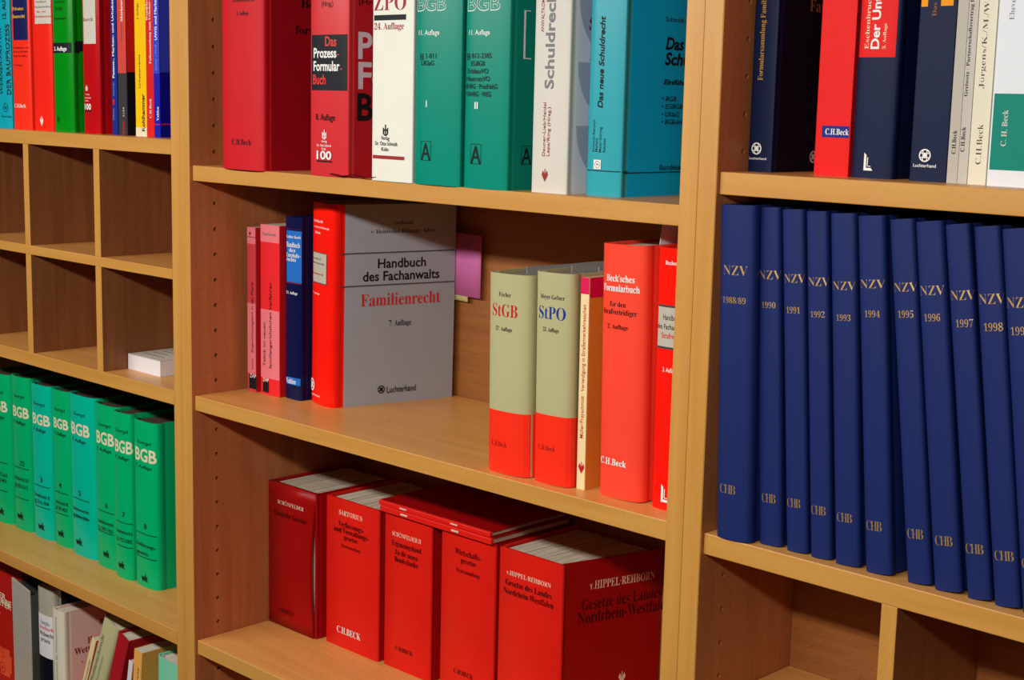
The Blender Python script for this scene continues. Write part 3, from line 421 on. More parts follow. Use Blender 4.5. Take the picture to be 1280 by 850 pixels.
 dict(name='hardcover_book',label='red form book with a black title block and a dark red ribbon marker',group='books on the top shelf of the middle bookcase',kind='hard',x=0.2514,y=0.006,z=1.4504,w=0.0658,h=0.245,d=0.175,sag=0.0026,tilt=0.0,yaw=0.0,sc='formred',cc='formred2',decs=[('t', 's', '(Hrsg.)', -0.0114, 0.1842, 0, 0.0195, 0.0053, 'l', 'black'), ('r', 's', -0.0297, 0.0937, 0.0312, 0.1537, 'ink'), ('t', 's', 'Das', -0.0052, 0.1416, 0, 0.0193, 0.0102, 'k', 'redt'), ('t', 's', 'Prozess', -0.0256, 0.1292, 0, 0.0398, 0.0103, 'k', 'white'), ('t', 's', '-', 0.0153, 0.1302, 0, 0.0033, 0.0063, 'k', 'redt'), ('t', 's', 'Formular', -0.0256, 0.115, 0, 0.0454, 0.0103, 'k', 'white'), ('t', 's', '-', 0.0209, 0.1148, 0, 0.0032, 0.0063, 'k', 'redt'), ('t', 's', 'Buch', -0.0264, 0.1005, 0, 0.023, 0.0103, 'k', 'redt'), ('t', 's', '8. Auflage', -0.021, 0.0613, 0, 0.0334, 0.0069, 'l', 'black'), ('q', 's', -0.0055, 0.0456, 0.0054, 'white'), ('t', 's', 'Verlag', -0.0102, 0.037, 0, 0.0095, 0.0025, 'l', 'white'), ('t', 's', 'Dr. Otto Schmidt', -0.0184, 0.0325, 0, 0.0256, 0.0025, 'l', 'white'), ('t', 's', 'Köln', -0.0094, 0.0289, 0, 0.0072, 0.0022, 'l', 'white'), ('t', 's', '100', -0.0187, 0.0187, 0, 0.026, 0.009, 'B', 'white'), ('r', 's', -0.0187, 0.0157, 0.0073, 0.0173, 'ink'), ('t', 'c', '(Hrsg.)', 0.0124, 0.1863, 0, 0.0359, 0.0057, 'l', 'black'), ('t', 'c', 'Prozess', 0.012, 0.129, 0, 0.129, 0.0278, 'B', 'lilac'), ('t', 'c', 'Formular', 0.0123, 0.0969, 0, 0.1692, 0.028, 'B', 'lilac'), ('t', 'c', 'Buch', 0.011, 0.0627, 0, 0.0844, 0.0287, 'B', 'black')],ribbon=1),
 dict(name='hardcover_book',label='white commentary with dark red lettering and a black bar on the top middle shelf',group='books on the top shelf of the middle bookcase',kind='hard',x=0.3587,y=0.004,z=1.4504,w=0.0642,h=0.24,d=0.165,sag=0.0019,tilt=0.0,yaw=0.0,sc='whitec',cc='whitec',decs=[('t', 's', 'ZPO', -0.0295, 0.1772, 0, 0.0506, 0.0167, 'c', 'zred'), ('r', 's', -0.0295, 0.167, 0.0213, 0.1725, 'ink'), ('t', 's', '24. Auflage', -0.029, 0.1576, 0, 0.0471, 0.007, 'c', 'zred'), ('q', 's', -0.0088, 0.0533, 0.0061, 'black'), ('t', 's', 'Verlag', -0.0157, 0.0434, 0, 0.0132, 0.004, 'l', 'black'), ('t', 's', 'Dr. Otto Schmidt', -0.0256, 0.0376, 0, 0.036, 0.004, 'l', 'black'), ('t', 's', 'Köln', -0.0148, 0.0317, 0, 0.011, 0.004, 'l', 'black'), ('r', 's', -0.0295, 0.0234, 0.021, 0.027, 'zred')]),
 dict(name='hardcover_book',label='teal green commentary, volume I, beside the white one on the top middle shelf',group='books on the top shelf of the middle bookcase',kind='hard',x=0.4255,y=0.006,z=1.4504,w=0.068,h=0.24,d=0.165,sag=0.0048,tilt=0.0,yaw=0.0,sc='teal',cc='teal',decs=[('t', 's', 'BGB', -0.0304, 0.1752, 0, 0.0437, 0.0135, 'h', 'white'), ('t', 's', '11. Auflage', -0.0273, 0.1511, 0, 0.0317, 0.005, 'l', 'white'), ('t', 's', '§§ 1-811', -0.0251, 0.1278, 0, 0.0254, 0.005, 'l', 'ink'), ('t', 's', 'UKlaG', -0.0226, 0.1206, 0, 0.0197, 0.005, 'l', 'ink'), ('t', 's', 'I', -0.0141, 0.079, 0, 0.0014, 0.0064, 'B', 'white'), ('A', 's', -0.0138, 0.0346, 0.0097, 'ink')]),
 dict(name='hardcover_book',label='teal green commentary, volume II, with its dark edged cover next to the cream book',group='books on the top shelf of the middle bookcase',kind='hard',x=0.497,y=0.008,z=1.4504,w=0.0612,h=0.24,d=0.165,sag=0.0043,tilt=0.0,yaw=0.0,sc='teal',cc='tealc',decs=[('t', 's', 'BGB', -0.0274, 0.1738, 0, 0.0462, 0.0137, 'h', 'white'), ('t', 's', '11. Auflage', -0.0241, 0.1505, 0, 0.0297, 0.0048, 'l', 'white'), ('t', 's', '§§ 812-2385', -0.0274, 0.1279, 0, 0.036, 0.0048, 'l', 'ink'), ('t', 's', 'EGBGB', -0.0201, 0.1204, 0, 0.0198, 0.0048, 'l', 'ink'), ('t', 's', 'ErbbauVO', -0.0252, 0.113, 0, 0.0297, 0.0048, 'l', 'ink'), ('t', 's', 'HausratsVO', -0.027, 0.1056, 0, 0.0339, 0.0048, 'l', 'ink'), ('t', 's', 'BHRG · ProdHaftG', -0.0274, 0.0982, 0, 0.0448, 0.0048, 'l', 'ink'), ('t', 's', 'VAHRG · WEG', -0.0274, 0.0907, 0, 0.0363, 0.0048, 'l', 'ink'), ('t', 's', 'II', -0.0135, 0.0787, 0, 0.0048, 0.0064, 'B', 'white'), ('A', 's', -0.011, 0.0341, 0.0097, 'ink'), ('r', 'c', 0.017, 0.1736, 0.0266, 0.1744, 'white'), ('r', 'c', 0.0186, 0.1278, 0.0283, 0.1288, 'white'), ('r', 'c', 0.017, 0.1278, 0.0197, 0.1744, 'white'), ('A', 'c', 0.0246, 0.0345, 0.0091, 'ink')]),
 dict(name='hardcover_book',label='off-white book with grey vertical lettering and a curved blue-grey cover pattern',group='books on the top shelf of the middle bookcase',kind='hard',x=0.5793,y=0.02,z=1.4504,w=0.0464,h=0.24,d=0.17,sag=0.0028,tilt=0.0,yaw=0.0,sc='offwh',cc='bluegr',decs=[('t', 's', 'Schuldrecht', 0.0042, 0.0992, 90, 0.0981, 0.0114, 'B', 'grey'), ('t', 's', 'ANWALTKOMMENTAR', -0.0099, 0.1525, 90, 0.0503, 0.0041, 'l', 'zred'), ('t', 's', 'Dauner-Lieb/Heidel', -0.0045, 0.0352, 90, 0.0512, 0.0036, 'l', 'zred'), ('t', 's', 'Lepa/Ring (Hrsg.)', 0.0013, 0.0355, 90, 0.0467, 0.0036, 'l', 'zred'), ('f', 's', -0.0038, 0.0169, 0.0063, 'zred'), ('t', 'c', 'S', 0.0246, 0.1556, 0, 0.013, 0.0117, 'b', 'zred'), ('t', 'c', 'E N S', 0.0299, 0.1269, 90, 0.0185, 0.0032, 'l', 'grey')],swirl=1),
 dict(name='hardcover_book',label='turquoise book with black slanted lettering and a deep blue cover',group='books on the top shelf of the middle bookcase',kind='hard',x=0.6368,y=0.036,z=1.4504,w=0.0433,h=0.24,d=0.165,sag=0.0035,tilt=0.0,yaw=0.0,sc='turq2',cc='bluec',decs=[('t', 's', 'Das neue Schuldrecht', -0.0023, 0.0823, 90, 0.0849, 0.0062, 'I', 'black'), ('t', 's', 'Schmidt-Räntsch', -0.011, 0.0412, 90, 0.0302, 0.0029, 's', 'ink'), ('t', 's', 'Maifeld', -0.0071, 0.0414, 90, 0.0123, 0.0028, 's', 'ink'), ('t', 's', 'Meier-Göring', -0.0023, 0.0411, 90, 0.0235, 0.0031, 's', 'ink'), ('t', 's', 'Röcken', 0.0028, 0.0413, 90, 0.013, 0.003, 's', 'ink'), ('r', 's', -0.011, 0.0252, -0.0019, 0.034, 'white'), ('o', 's', -0.0062, 0.0296, 0.0033, 'black'), ('r', 's', -0.0229, 0.0234, 0.0229, 0.0242, 'ink'), ('t', 'c', 'Schmidt-Räntsch', 0.0561, 0.1649, 0, 0.0582, 0.0045, 'l', 'black'), ('t', 'c', 'Das neue', 0.0573, 0.1391, 0, 0.0677, 0.0112, 'I', 'black'), ('t', 'c', 'Schuldrecht', 0.0566, 0.1247, 0, 0.0965, 0.0112, 'I', 'black'), ('t', 'c', 'Einführung', 0.056, 0.1061, 0, 0.0537, 0.0046, 'I', 'black'), ('t', 'c', '• BGB', 0.0544, 0.0904, 0, 0.0219, 0.0046, 'i', 'black'), ('t', 'c', '• EGBGB', 0.0545, 0.0832, 0, 0.0317, 0.0046, 'i', 'black'), ('t', 'c', '• UKlaG', 0.0545, 0.0757, 0, 0.027, 0.0046, 'i', 'black'), ('t', 'c', '• BGB-InfoV', 0.0545, 0.0684, 0, 0.0426, 0.0047, 'i', 'black'), ('t', 'c', 'Bundesanzeiger', 0.0542, 0.0249, 0, 0.0613, 0.0052, 'l', 'black'), ('r', 'c', 0.001, 0.0223, 0.164, 0.0231, 'ink')]),
 dict(name='paperback_book',label='slim pink-red paperback against the left side panel of the middle shelf',group='books on the middle shelf of the middle bookcase',kind='paper',x=0.0324,y=0.077,z=1.1625,w=0.0172,h=0.2103,d=0.15,sag=0.0,tilt=0.0,yaw=0.0,sc='pinkr2',cc='redd',decs=[('r', 's', -0.0086, 0.1895, 0.0086, 0.2103, 'pinkl'), ('r', 's', -0.0086, 0.0235, 0.0086, 0.114, 'pinkl'), ('r', 's', -0.0054, 0.0037, 0.0101, 0.0219, 'ink'), ('t', 's', 'ZAP', -0.0039, 0.0181, 0, 0.0131, 0.0049, 's', 'white'), ('t', 's', 'Zugewinnausgleich in der Praxis', 0.0034, 0.0503, 90, 0.0905, 0.004, 'l', 'ink'), ('t', 's', 'Fachbuch', 0.0032, 0.0289, 90, 0.014, 0.003, 'l', 'ink'), ('q', 's', -0.0025, 0.203, 0.0024, 'dred'), ('t', 's', 'familienrecht', -0.0065, 0.1976, 0, 0.0159, 0.0015, 'l', 'ink')]),
 dict(name='paperback_book',label='wider pink-red paperback with two lines of vertical lettering beside the slim one',group='books on the middle shelf of the middle bookcase',kind='paper',x=0.0578,y=0.079,z=1.1625,w=0.0385,h=0.2157,d=0.15,sag=0.0,tilt=0.0,yaw=0.0,sc='redl',cc='redd',decs=[('r', 's', -0.0192, 0.1941, 0.0192, 0.2157, 'pinkl'), ('r', 's', -0.0192, 0.0215, 0.0192, 0.1089, 'pinkl'), ('r', 's', -0.0152, 0.0027, -0.0029, 0.0178, 'ink'), ('t', 's', 'ZAP', -0.0147, 0.0164, 0, 0.0119, 0.0049, 's', 'white'), ('t', 's', 'Taktik im neuen', -0.0097, 0.0362, 90, 0.0555, 0.0045, 'l', 'ink'), ('t', 's', 'familiengerichtlichen Verfahren', 0.0031, 0.0344, 90, 0.1093, 0.0049, 'l', 'ink'), ('t', 's', 'FamRecht', -0.0157, 0.2025, 0, 0.029, 0.0035, 'i', 'grey')]),
 dict(name='hardcover_book',label='dark navy handbook with a light blue title panel on its spine',group='books on the middle shelf of the middle bookcase',kind='hard',x=0.0988,y=0.088,z=1.1625,w=0.0321,h=0.2281,d=0.15,sag=0.0032,tilt=0.0,yaw=0.0,sc='navyd',cc='navyd',decs=[('r', 's', -0.0117, 0.1475, 0.0161, 0.2112, 'mblue'), ('r', 's', -0.0117, 0.2132, 0.0161, 0.2133, 'red'), ('r', 's', -0.0117, 0.1468, 0.0161, 0.1463, 'red'), ('t', 's', 'Lothar Koch', -0.0117, 0.2021, 0, 0.0266, 0.0035, 'b', 'white'), ('t', 's', 'Handbuch', -0.0117, 0.1909, 0, 0.0258, 0.0063, 'b', 'white'), ('t', 's', 'des', -0.0061, 0.185, 0, 0.0124, 0.0049, 'b', 'white'), ('t', 's', 'Unterhalts-', -0.0117, 0.1786, 0, 0.0266, 0.0053, 'b', 'white'), ('t', 's', 'rechts', -0.0112, 0.1734, 0, 0.0191, 0.0049, 'b', 'white'), ('t', 's', '11. Auflage', -0.0117, 0.1326, 0, 0.0222, 0.0035, 'b', 'white'), ('r', 's', -0.0117, 0.0189, 0.015, 0.028, 'mblue'), ('t', 's', 'Vahlen', -0.0117, 0.0201, 0, 0.0192, 0.0065, 'b', 'white')]),
 dict(name='hardcover_book',label='red handbook showing its grey front cover, with a pink sticky note',group='books on the middle shelf of the middle bookcase',kind='hard',x=0.1323,y=0.1088,z=1.1625,w=0.061,h=0.2476,d=0.161,sag=0.0122,tilt=-0.9,yaw=-13.4,sc='redb',cc='greyc',decs=[('t', 's', 'Gerhardt', -0.0169, 0.2241, 0, 0.0262, 0.0035, 'c', 'white'), ('t', 's', 'v. Heintschel-Heinegg', -0.0169, 0.2174, 0, 0.0394, 0.0023, 'c', 'white'), ('t', 's', 'Klein', -0.0111, 0.2104, 0, 0.0144, 0.0029, 'c', 'white'), ('r', 's', -0.0169, 0.1499, 0.0192, 0.1881, 'dgrey'), ('r', 's', -0.0169, 0.1511, 0.0182, 0.1871, 'lgrey2'), ('t', 's', 'Handbuch', -0.0169, 0.1789, 0, 0.0227, 0.0023, 'l', 'black'), ('t', 's', 'des Fachanwalts', -0.0169, 0.1736, 0, 0.0313, 0.0021, 'l', 'black'), ('t', 's', 'Familienrecht', -0.0169, 0.1604, 0, 0.0291, 0.0026, 'c', 'red'), ('t', 's', '7. Auflage', -0.0169, 0.1363, 0, 0.02, 0.0023, 'c', 'white'), ('L', 's', -0.0168, 0.0221, 0.0079, 'white'), ('t', 's', 'Luchterhand', -0.0168, 0.0094, 0, 0.0228, 0.0025, 'l', 'white'), ('t', 'c', 'Gerhardt', 0.0728, 0.2226, 0, 0.0274, 0.0048, 'c', 'black'), ('t', 'c', 'v. Heintschel-Heinegg · Klein', 0.0417, 0.2123, 0, 0.0894, 0.0048, 'c', 'black'), ('t', 'c', 'Handbuch', 0.0518, 0.1699, 0, 0.0669, 0.0116, 'k3', 'black'), ('t', 'c', 'des Fachanwalts', 0.0316, 0.1544, 0, 0.1066, 0.0116, 'k3', 'black'), ('r', 'c', 0.0005, 0.188, 0.16, 0.1894, 'dgrey'), ('r', 'c', 0.0005, 0.1482, 0.16, 0.1496, 'dgrey'), ('t', 'c', 'Familienrecht', 0.0292, 0.1236, 0, 0.1106, 0.0153, 'c', 'red'), ('t', 'c', '7. Auflage', 0.0684, 0.0974, 0, 0.0309, 0.0071, 'c', 'black'), ('t', 'c', 'Luchterhand', 0.0668, 0.0133, 0, 0.0407, 0.0079, 'l', 'black'), ('L', 'c', 0.0589, 0.0184, 0.005, 'black')],sticky=1),
 dict(name='hardcover_book',label='pale green-grey commentary with red capitals on the middle shelf',group='books on the middle shelf of the middle bookcase',kind='hard',x=0.5245,y=0.028,z=1.1625,w=0.0595,h=0.2042,d=0.17,sag=0.0125,tilt=0.9,yaw=0.0,sc='olive',cc='olive',decs=[('t', 's', 'Fischer', -0.0099, 0.181, 0, 0.017, 0.0046, 'c', 'black'), ('t', 's', 'StGB', -0.0197, 0.1609, 0, 0.0353, 0.013, 'c', 'strd'), ('t', 's', '57. Auflage', -0.0141, 0.1464, 0, 0.0232, 0.0042, 'c', 'black'), ('r', 's', -0.0361, 0.0, 0.0361, 0.0644, 'redor'), ('t', 's', 'C.H.Beck', -0.0187, 0.0276, 0, 0.0225, 0.0055, 'c', 'dred'), ('r', 'c', -0.0006, 0, 0.169, 0.0637, 'redor')],jacket=1,grey_pages=1),
 dict(name='hardcover_book',label='pale green-grey commentary with blue capitals on the middle shelf',group='books on the middle shelf of the middle bookcase',kind='hard',x=0.5873,y=0.03,z=1.1625,w=0.0502,h=0.2107,d=0.17,sag=0.0105,tilt=0.9,yaw=0.0,sc='olive',cc='olive',decs=[('t', 's', 'Meyer-Goßner', -0.0152, 0.1847, 0, 0.0318, 0.0045, 'c', 'black'), ('t', 's', 'StPO', -0.0174, 0.165, 0, 0.0352, 0.0127, 'c', 'stbl'), ('t', 's', '52. Auflage', -0.0108, 0.1526, 0, 0.0211, 0.0041, 'c', 'black'), ('r', 's', -0.0304, 0.0, 0.0304, 0.0696, 'redor'), ('t', 's', 'C.H.Beck', -0.0153, 0.0337, 0, 0.0233, 0.0053, 'c', 'dred'), ('r', 'c', -0.0006, 0, 0.169, 0.0693, 'redor')],jacket=1,grey_pages=1),
 dict(name='paperback_book',label='cream and orange paperback with a magenta top band beside the blue-lettered commentary',group='books on the middle shelf of the middle bookcase',kind='paper',x=0.6402,y=0.03,z=1.1625,w=0.0104,h=0.209,d=0.15,sag=0.0,tilt=0.5,yaw=0.0,sc='creamy',cc='orangeb',decs=[('r', 's', -0.0052, 0.193, 0.0052, 0.209, 'magenta'), ('r', 'c', 0.001, 0.1895, 0.149, 0.209, 'magenta'), ('t', 's', 'Müller/Freyschmidt · Verteidigung in Straßenverkehrssachen', 0.0018, 0.0513, 90, 0.1314, 0.0044, 's', 'strd'), ('f', 's', 0.0007, 0.0217, 0.006, 'strd')]),
 dict(name='hardcover_book',label='scuffed red form book with a white paper slip sticking out on top',group='books on the middle shelf of the middle bookcase',kind='hard',x=0.6656,y=0.04,z=1.1625,w=0.055,h=0.2441,d=0.17,sag=0.0116,tilt=1.2,yaw=0.0,sc='beckf',cc='beckf',decs=[('t', 's', "Beck'sches", -0.018, 0.2089, 0, 0.0346, 0.0064, 'k2', 'white'), ('t', 's', 'Formularbuch', -0.0226, 0.1996, 0, 0.0445, 0.0065, 'k2', 'white'), ('t', 's', 'für den', -0.0128, 0.1851, 0, 0.0199, 0.005, 'c', 'black'), ('t', 's', 'Strafverteidiger', -0.0226, 0.1776, 0, 0.0422, 0.0054, 'c', 'black'), ('t', 's', '2. Auflage', -0.0155, 0.164, 0, 0.0257, 0.0043, 'c', 'black'), ('t', 's', 'C.H.Beck', -0.0225, 0.0321, 0, 0.0338, 0.0063, 'k2', 'white')],slip=1),
 dict(name='hardcover_book',label='red handbook with a grey title label half hidden by the right side panel',group='books on the middle shelf of the middle bookcase',kind='hard',x=0.7296,y=0.04,z=1.1625,w=0.0425,h=0.2458,d=0.17,sag=0.0085,tilt=0.6,yaw=0.0,sc='redb',cc='redb',decs=[('t', 's', 'Bockemühl', -0.009, 0.2303, 0, 0.0206, 0.0038, 'l', 'white'), ('r', 's', -0.0174, 0.1523, 0.0105, 0.1931, 'dgrey'), ('r', 's', -0.0174, 0.1544, 0.0105, 0.191, 'lgrey2'), ('t', 's', 'Handbuch', -0.0102, 0.1793, 0, 0.0197, 0.0052, 'l', 'black'), ('t', 's', 'des Fachanwalts', -0.0174, 0.1707, 0, 0.033, 0.0049, 'l', 'black'), ('t', 's', 'Strafrecht', -0.0115, 0.1623, 0, 0.0216, 0.0052, 'l', 'red'), ('t', 's', '3. Auflage', -0.0086, 0.131, 0, 0.0159, 0.0042, 'l', 'white'), ('J', 's', -0.0013, 0.0161, 0.0083, 'white')]),
 dict(name='loose_leaf_binder',label='worn red loose-leaf volume with a warped spine, leftmost of its row',group='red loose-leaf volumes on the lowest visible shelf',kind='binder',x=0.0211,y=0.117,z=0.8412,w=0.0998,h=0.1939,d=0.135,sag=0.0,tilt=0.0,yaw=0.0,sc='binderw',cc='binder_shaded',decs=[('t', 's', 'SCHÖNFELDER', -0.0263, 0.1676, 0, 0.0548, 0.0052, 'c', 'bgold'), ('t', 's', 'Deutsche Gesetze', -0.034, 0.1514, 0, 0.0671, 0.0074, 'c', 'bkred'), ('t', 's', 'C.H.BECK', -0.0237, 0.0208, 0, 0.0306, 0.0061, 'c', 'bkred')],worn=1),
 dict(name='loose_leaf_binder',label='red loose-leaf volume second from the left on the lower shelf',group='red loose-leaf volumes on the lowest visible shelf',kind='binder',x=0.1324,y=0.125,z=0.8412,w=0.1021,h=0.1953,d=0.132,sag=0.0,tilt=0.0,yaw=0.0,sc='binder',cc='binder_shaded',decs=[('t', 's', 'SARTORIUS', -0.0247, 0.1751, 0, 0.0453, 0.0064, 'c', 'bgold'), ('t', 's', 'Verfassungs-', -0.0262, 0.1602, 0, 0.0496, 0.0071, 'c', 'bkred'), ('t', 's', 'und Verwaltungs-', -0.0349, 0.1519, 0, 0.0672, 0.0072, 'c', 'bkred'), ('t', 's', 'gesetze', -0.0152, 0.1442, 0, 0.0267, 0.0064, 'c', 'bkred'), ('t', 's', 'Textsammlung', -0.0206, 0.1336, 0, 0.0374, 0.0046, 'c', 'bkred'), ('t', 's', 'C.H.BECK', -0.0273, 0.0194, 0, 0.0465, 0.0088, 'c', 'white')]),
 dict(name='loose_leaf_binder',label='red loose-leaf volume under the left end of the lying booklets',group='red loose-leaf volumes on the lowest visible shelf',kind='binder',x=0.2425,y=0.128,z=0.8412,w=0.0845,h=0.1958,d=0.13,sag=0.0,tilt=0.0,yaw=0.0,sc='binder',cc='binder_shaded',decs=[('t', 's', 'SCHÖNFELDER II', -0.0275, 0.1691, 0, 0.0519, 0.0055, 'c', 'bgold'), ('t', 's', 'Ergänzungsband', -0.0284, 0.157, 0, 0.053, 0.0069, 'c', 'bkred'), ('t', 's', 'für die neuen', -0.0221, 0.1464, 0, 0.0406, 0.0069, 'c', 'bkred'), ('t', 's', 'Bundesländer', -0.023, 0.1375, 0, 0.0427, 0.0069, 'c', 'bkred'), ('t', 's', 'C.H.BECK', -0.0201, 0.0247, 0, 0.0321, 0.0056, 'c', 'bkred')]),
 dict(name='loose_leaf_binder',label='red loose-leaf volume under the right end of the lying booklets',group='red loose-leaf volumes on the lowest visible shelf',kind='binder',x=0.3441,y=0.128,z=0.8412,w=0.09,h=0.197,d=0.13,sag=0.0,tilt=0.0,yaw=0.0,sc='binder',cc='binder_shaded',decs=[('t', 's', 'Wirtschafts-', -0.0211, 0.1718, 0, 0.0432, 0.0074, 'c', 'bkred'), ('t', 's', 'gesetze', -0.0113, 0.1628, 0, 0.0251, 0.0068, 'c', 'bkred'), ('t', 's', 'Textsammlung', -0.019, 0.1507, 0, 0.0393, 0.0051, 'c', 'bkred'), ('t', 's', 'C.H.BECK', -0.0199, 0.0258, 0, 0.0327, 0.0058, 'c', 'bkred')]),
 dict(name='loose_leaf_binder',label='thick red loose-leaf volume showing its lettered cover, last on the right',group='red loose-leaf volumes on the lowest visible shelf',kind='binder',x=0.4405,y=0.128,z=0.8412,w=0.0975,h=0.197,d=0.132,sag=0.0,tilt=0.0,yaw=0.0,sc='binder',cc='binder_shaded',decs=[('t', 's', 'v.HIPPEL·REHBORN', -0.0362, 0.1671, 0, 0.0682, 0.0055, 'c', 'bgold'), ('t', 's', 'Gesetze des Landes', -0.038, 0.1548, 0, 0.0712, 0.0072, 'c', 'bkred'), ('t', 's', 'Nordrhein-Westfalen', -0.0407, 0.1444, 0, 0.0771, 0.0072, 'c', 'bkred'), ('t', 'c', 'v.HIPPEL·REHBORN', 0.0369, 0.1633, 0, 0.085, 0.0098, 'c', 'bgold'), ('t', 'c', 'Gesetze des Landes', 0.0275, 0.1405, 0, 0.1043, 0.0131, 'c', 'bkred'), ('t', 'c', 'Nordrhein-Westfalen', 0.0226, 0.1251, 0, 0.1214, 0.0137, 'c', 'bkred'), ('f', 'c', 0.0827, 0.053, 0.0074, 'bgold')],flare=0.034),
 dict(name='hardcover_book',label='navy book with gold vertical lettering at the left end of the top right shelf',group='books on the top shelf of the right bookcase',kind='hard',x=0.8181,y=0.042,z=1.4815,w=0.0241,h=0.24,d=0.165,sag=0.001,tilt=0.0,yaw=0.0,sc='navyk',cc='navyk_shaded',decs=[('t', 's', 'Formularsammlung Familienrecht', -0.0006, 0.0785, 90, 0.0882, 0.0052, 'c', 'gold'), ('L', 's', -0.0035, 0.0201, 0.0052, 'white'), ('t', 's', 'Luchterhand', -0.0106, 0.0106, 0, 0.0177, 0.0021, 'l', 'white'), ('t', 'c', 'Familien', 0.0463, 0.1392, 0, 0.0619, 0.0103, 'c', 'goldb'), ('L', 'c', 0.0637, 0.0129, 0.0054, 'white')]),
 dict(name='hardcover_book',label='plain red book with a blue publisher label between two navy books',group='books on the top shelf of the right bookcase',kind='hard',x=0.8833,y=0.045,z=1.4815,w=0.0332,h=0.24,d=0.165,sag=0.0007,tilt=0.0,yaw=0.0,sc='redv',cc='redv',decs=[('r', 's', -0.0103, 0.032, 0.0156, 0.0417, 'lblab'), ('t', 's', 'C.H.Beck', -0.0068, 0.0344, 0, 0.0223, 0.005, 'b', 'white')]),
 dict(name='hardcover_book',label='navy book with a red title panel and rounded spine on the top right shelf',group='books on the top shelf of the right bookcase',kind='hard',x=0.9177,y=0.05,z=1.4815,w=0.0394,h=0.24,d=0.165,sag=0.0063,tilt=0.0,yaw=0.0,sc='navyk',cc='navyk',decs=[('r', 's', -0.0174, 0.0978, 0.0164, 0.24, 'redv'), ('t', 's', 'Eschenbruch', -0.0076, 0.1044, 90, 0.0433, 0.0041, 'c', 'cream'), ('t', 's', 'Der Unterhalts', 0.0019, 0.1044, 90, 0.0755, 0.0076, 'B', 'white'), ('t', 's', '3. Auflage', 0.008, 0.1043, 90, 0.0204, 0.0029, 'c', 'cream'), ('J', 's', -0.0015, 0.0135, 0.0072, 'white')]),
 dict(name='hardcover_book',label='slim navy book with two orange blocks at the top of its spine',group='books on the top shelf of the right bookcase',kind='hard',x=0.9735,y=0.045,z=1.4815,w=0.0319,h=0.24,d=0.165,sag=0.001,tilt=0.0,yaw=0.0,sc='navyk',cc='navyk',decs=[('r', 's', -0.0148, 0.1369, -0.0089, 0.24, 'orange'), ('r', 's', 0.0024, 0.1371, 0.0129, 0.24, 'orange'), ('t', 's', 'Das neue', -0.0009, 0.1295, 90, 0.0248, 0.0038, 'c', 'goldb'), ('L', 's', -0.0029, 0.0207, 0.0052, 'white'), ('t', 's', 'Luchterhand', -0.0126, 0.0114, 0, 0.02, 0.0026, 'l', 'white')]),
 dict(name='paperback_book',label='thin light grey booklet, left one of two grey spines',group='books on the top shelf of the right bookcase',kind='paper',x=1.006,y=0.045,z=1.4815,w=0.0089,h=0.24,d=0.165,sag=0.0,tilt=0.0,yaw=0.0,sc='bgrey',cc='bgrey',decs=[('t', 's', 'C.H.Beck', 0.0016, 0.0228, 90, 0.0184, 0.0033, 'b', 'black')]),
 dict(name='paperback_book',label='thin light grey booklet with small black vertical title next to the cream book',group='books on the top shelf of the right bookcase',kind='paper',x=1.0153,y=0.045,z=1.4815,w=0.008,h=0.24,d=0.165,sag=0.0,tilt=0.0,yaw=0.0,sc='bgrey2',cc='bgrey',decs=[('t', 's', 'Grziwotz · Partnerschaftsvertrag für die', -0.0004, 0.0677, 90, 0.0856, 0.0028, 'b', 'black'), ('t', 's', 'C.H.Beck', 0.0001, 0.0249, 90, 0.0192, 0.0033, 'b', 'black')]),
 dict(name='paperback_book',label='cream book with grey vertical author names on the top right shelf',group='books on the top shelf of the right bookcase',kind='paper',x=1.0255,y=0.042,z=1.4815,w=0.015,h=0.24,d=0.165,sag=0.0,tilt=0.0,yaw=0.0,sc='cream2',cc='cream2',decs=[('t', 's', 'Jürgens/K./M./W. Das', 0.0004, 0.0737, 90, 0.085, 0.0041, 'n', 'dgrey'), ('t', 's', 'C.H.Beck', 0.0024, 0.0158, 90, 0.0308, 0.0046, 'n', 'dgrey')]),
 dict(name='hardcover_book',label='white book with a broad teal band at the right edge of the photo',group='books on the top shelf of the right bookcase',kind='hard',x=1.0436,y=0.038,z=1.4815,w=0.0367,h=0.24,d=0.165,sag=0.0007,tilt=0.0,yaw=0.0,sc='white2',cc='white2',decs=[('r', 's', -0.0185, 0.0125, 0.0185, 0.0701, 'tealb'), ('t', 's', 'C. H. Beck', -0.0046, 0.0306, 90, 0.0273, 0.0045, 'b', 'lgrey'), ('t', 's', 'Eheverträge', -0.0055, 0.1248, 90, 0.0307, 0.004, 'n', 'grey')]),
 dict(name='journal_volume',label='navy bound journal volume dated 1988/89 at the left end of its row',group='bound navy journal volumes on the right bookcase',kind='hard',x=0.8277,y=0.0108,z=1.1609,w=0.0368,h=0.293,d=0.215,sag=0.0088,tilt=2.21,yaw=0.0,sc='nzv',cc='nzv',decs=[('t', 's', 'NZV', -0.0119, 0.233, 0, 0.0252, 0.0086, 'n', 'foil'), ('t', 's', '1988/89', -0.0123, 0.2087, 0, 0.0241, 0.0054, 'n', 'foil'), ('t', 's', 'CHB', -0.0124, 0.0412, 0, 0.0172, 0.0083, 'n2', 'foil')],cloth=1),
 dict(name='journal_volume',label='navy bound journal volume dated 1990',group='bound navy journal volumes on the right bookcase',kind='hard',x=0.8663,y=0.02,z=1.1609,w=0.023,h=0.2925,d=0.215,sag=0.0055,tilt=3.79,yaw=0.0,sc='nzv',cc='nzv',decs=[('t', 's', 'NZV', -0.0087, 0.2314, 0, 0.0221, 0.0079, 'n', 'foil'), ('t', 's', '1990', -0.0056, 0.2069, 0, 0.0135, 0.0052, 'n', 'foil'), ('t', 's', 'CHB', -0.0067, 0.0377, 0, 0.0139, 0.0082, 'n2', 'foil')],cloth=1),
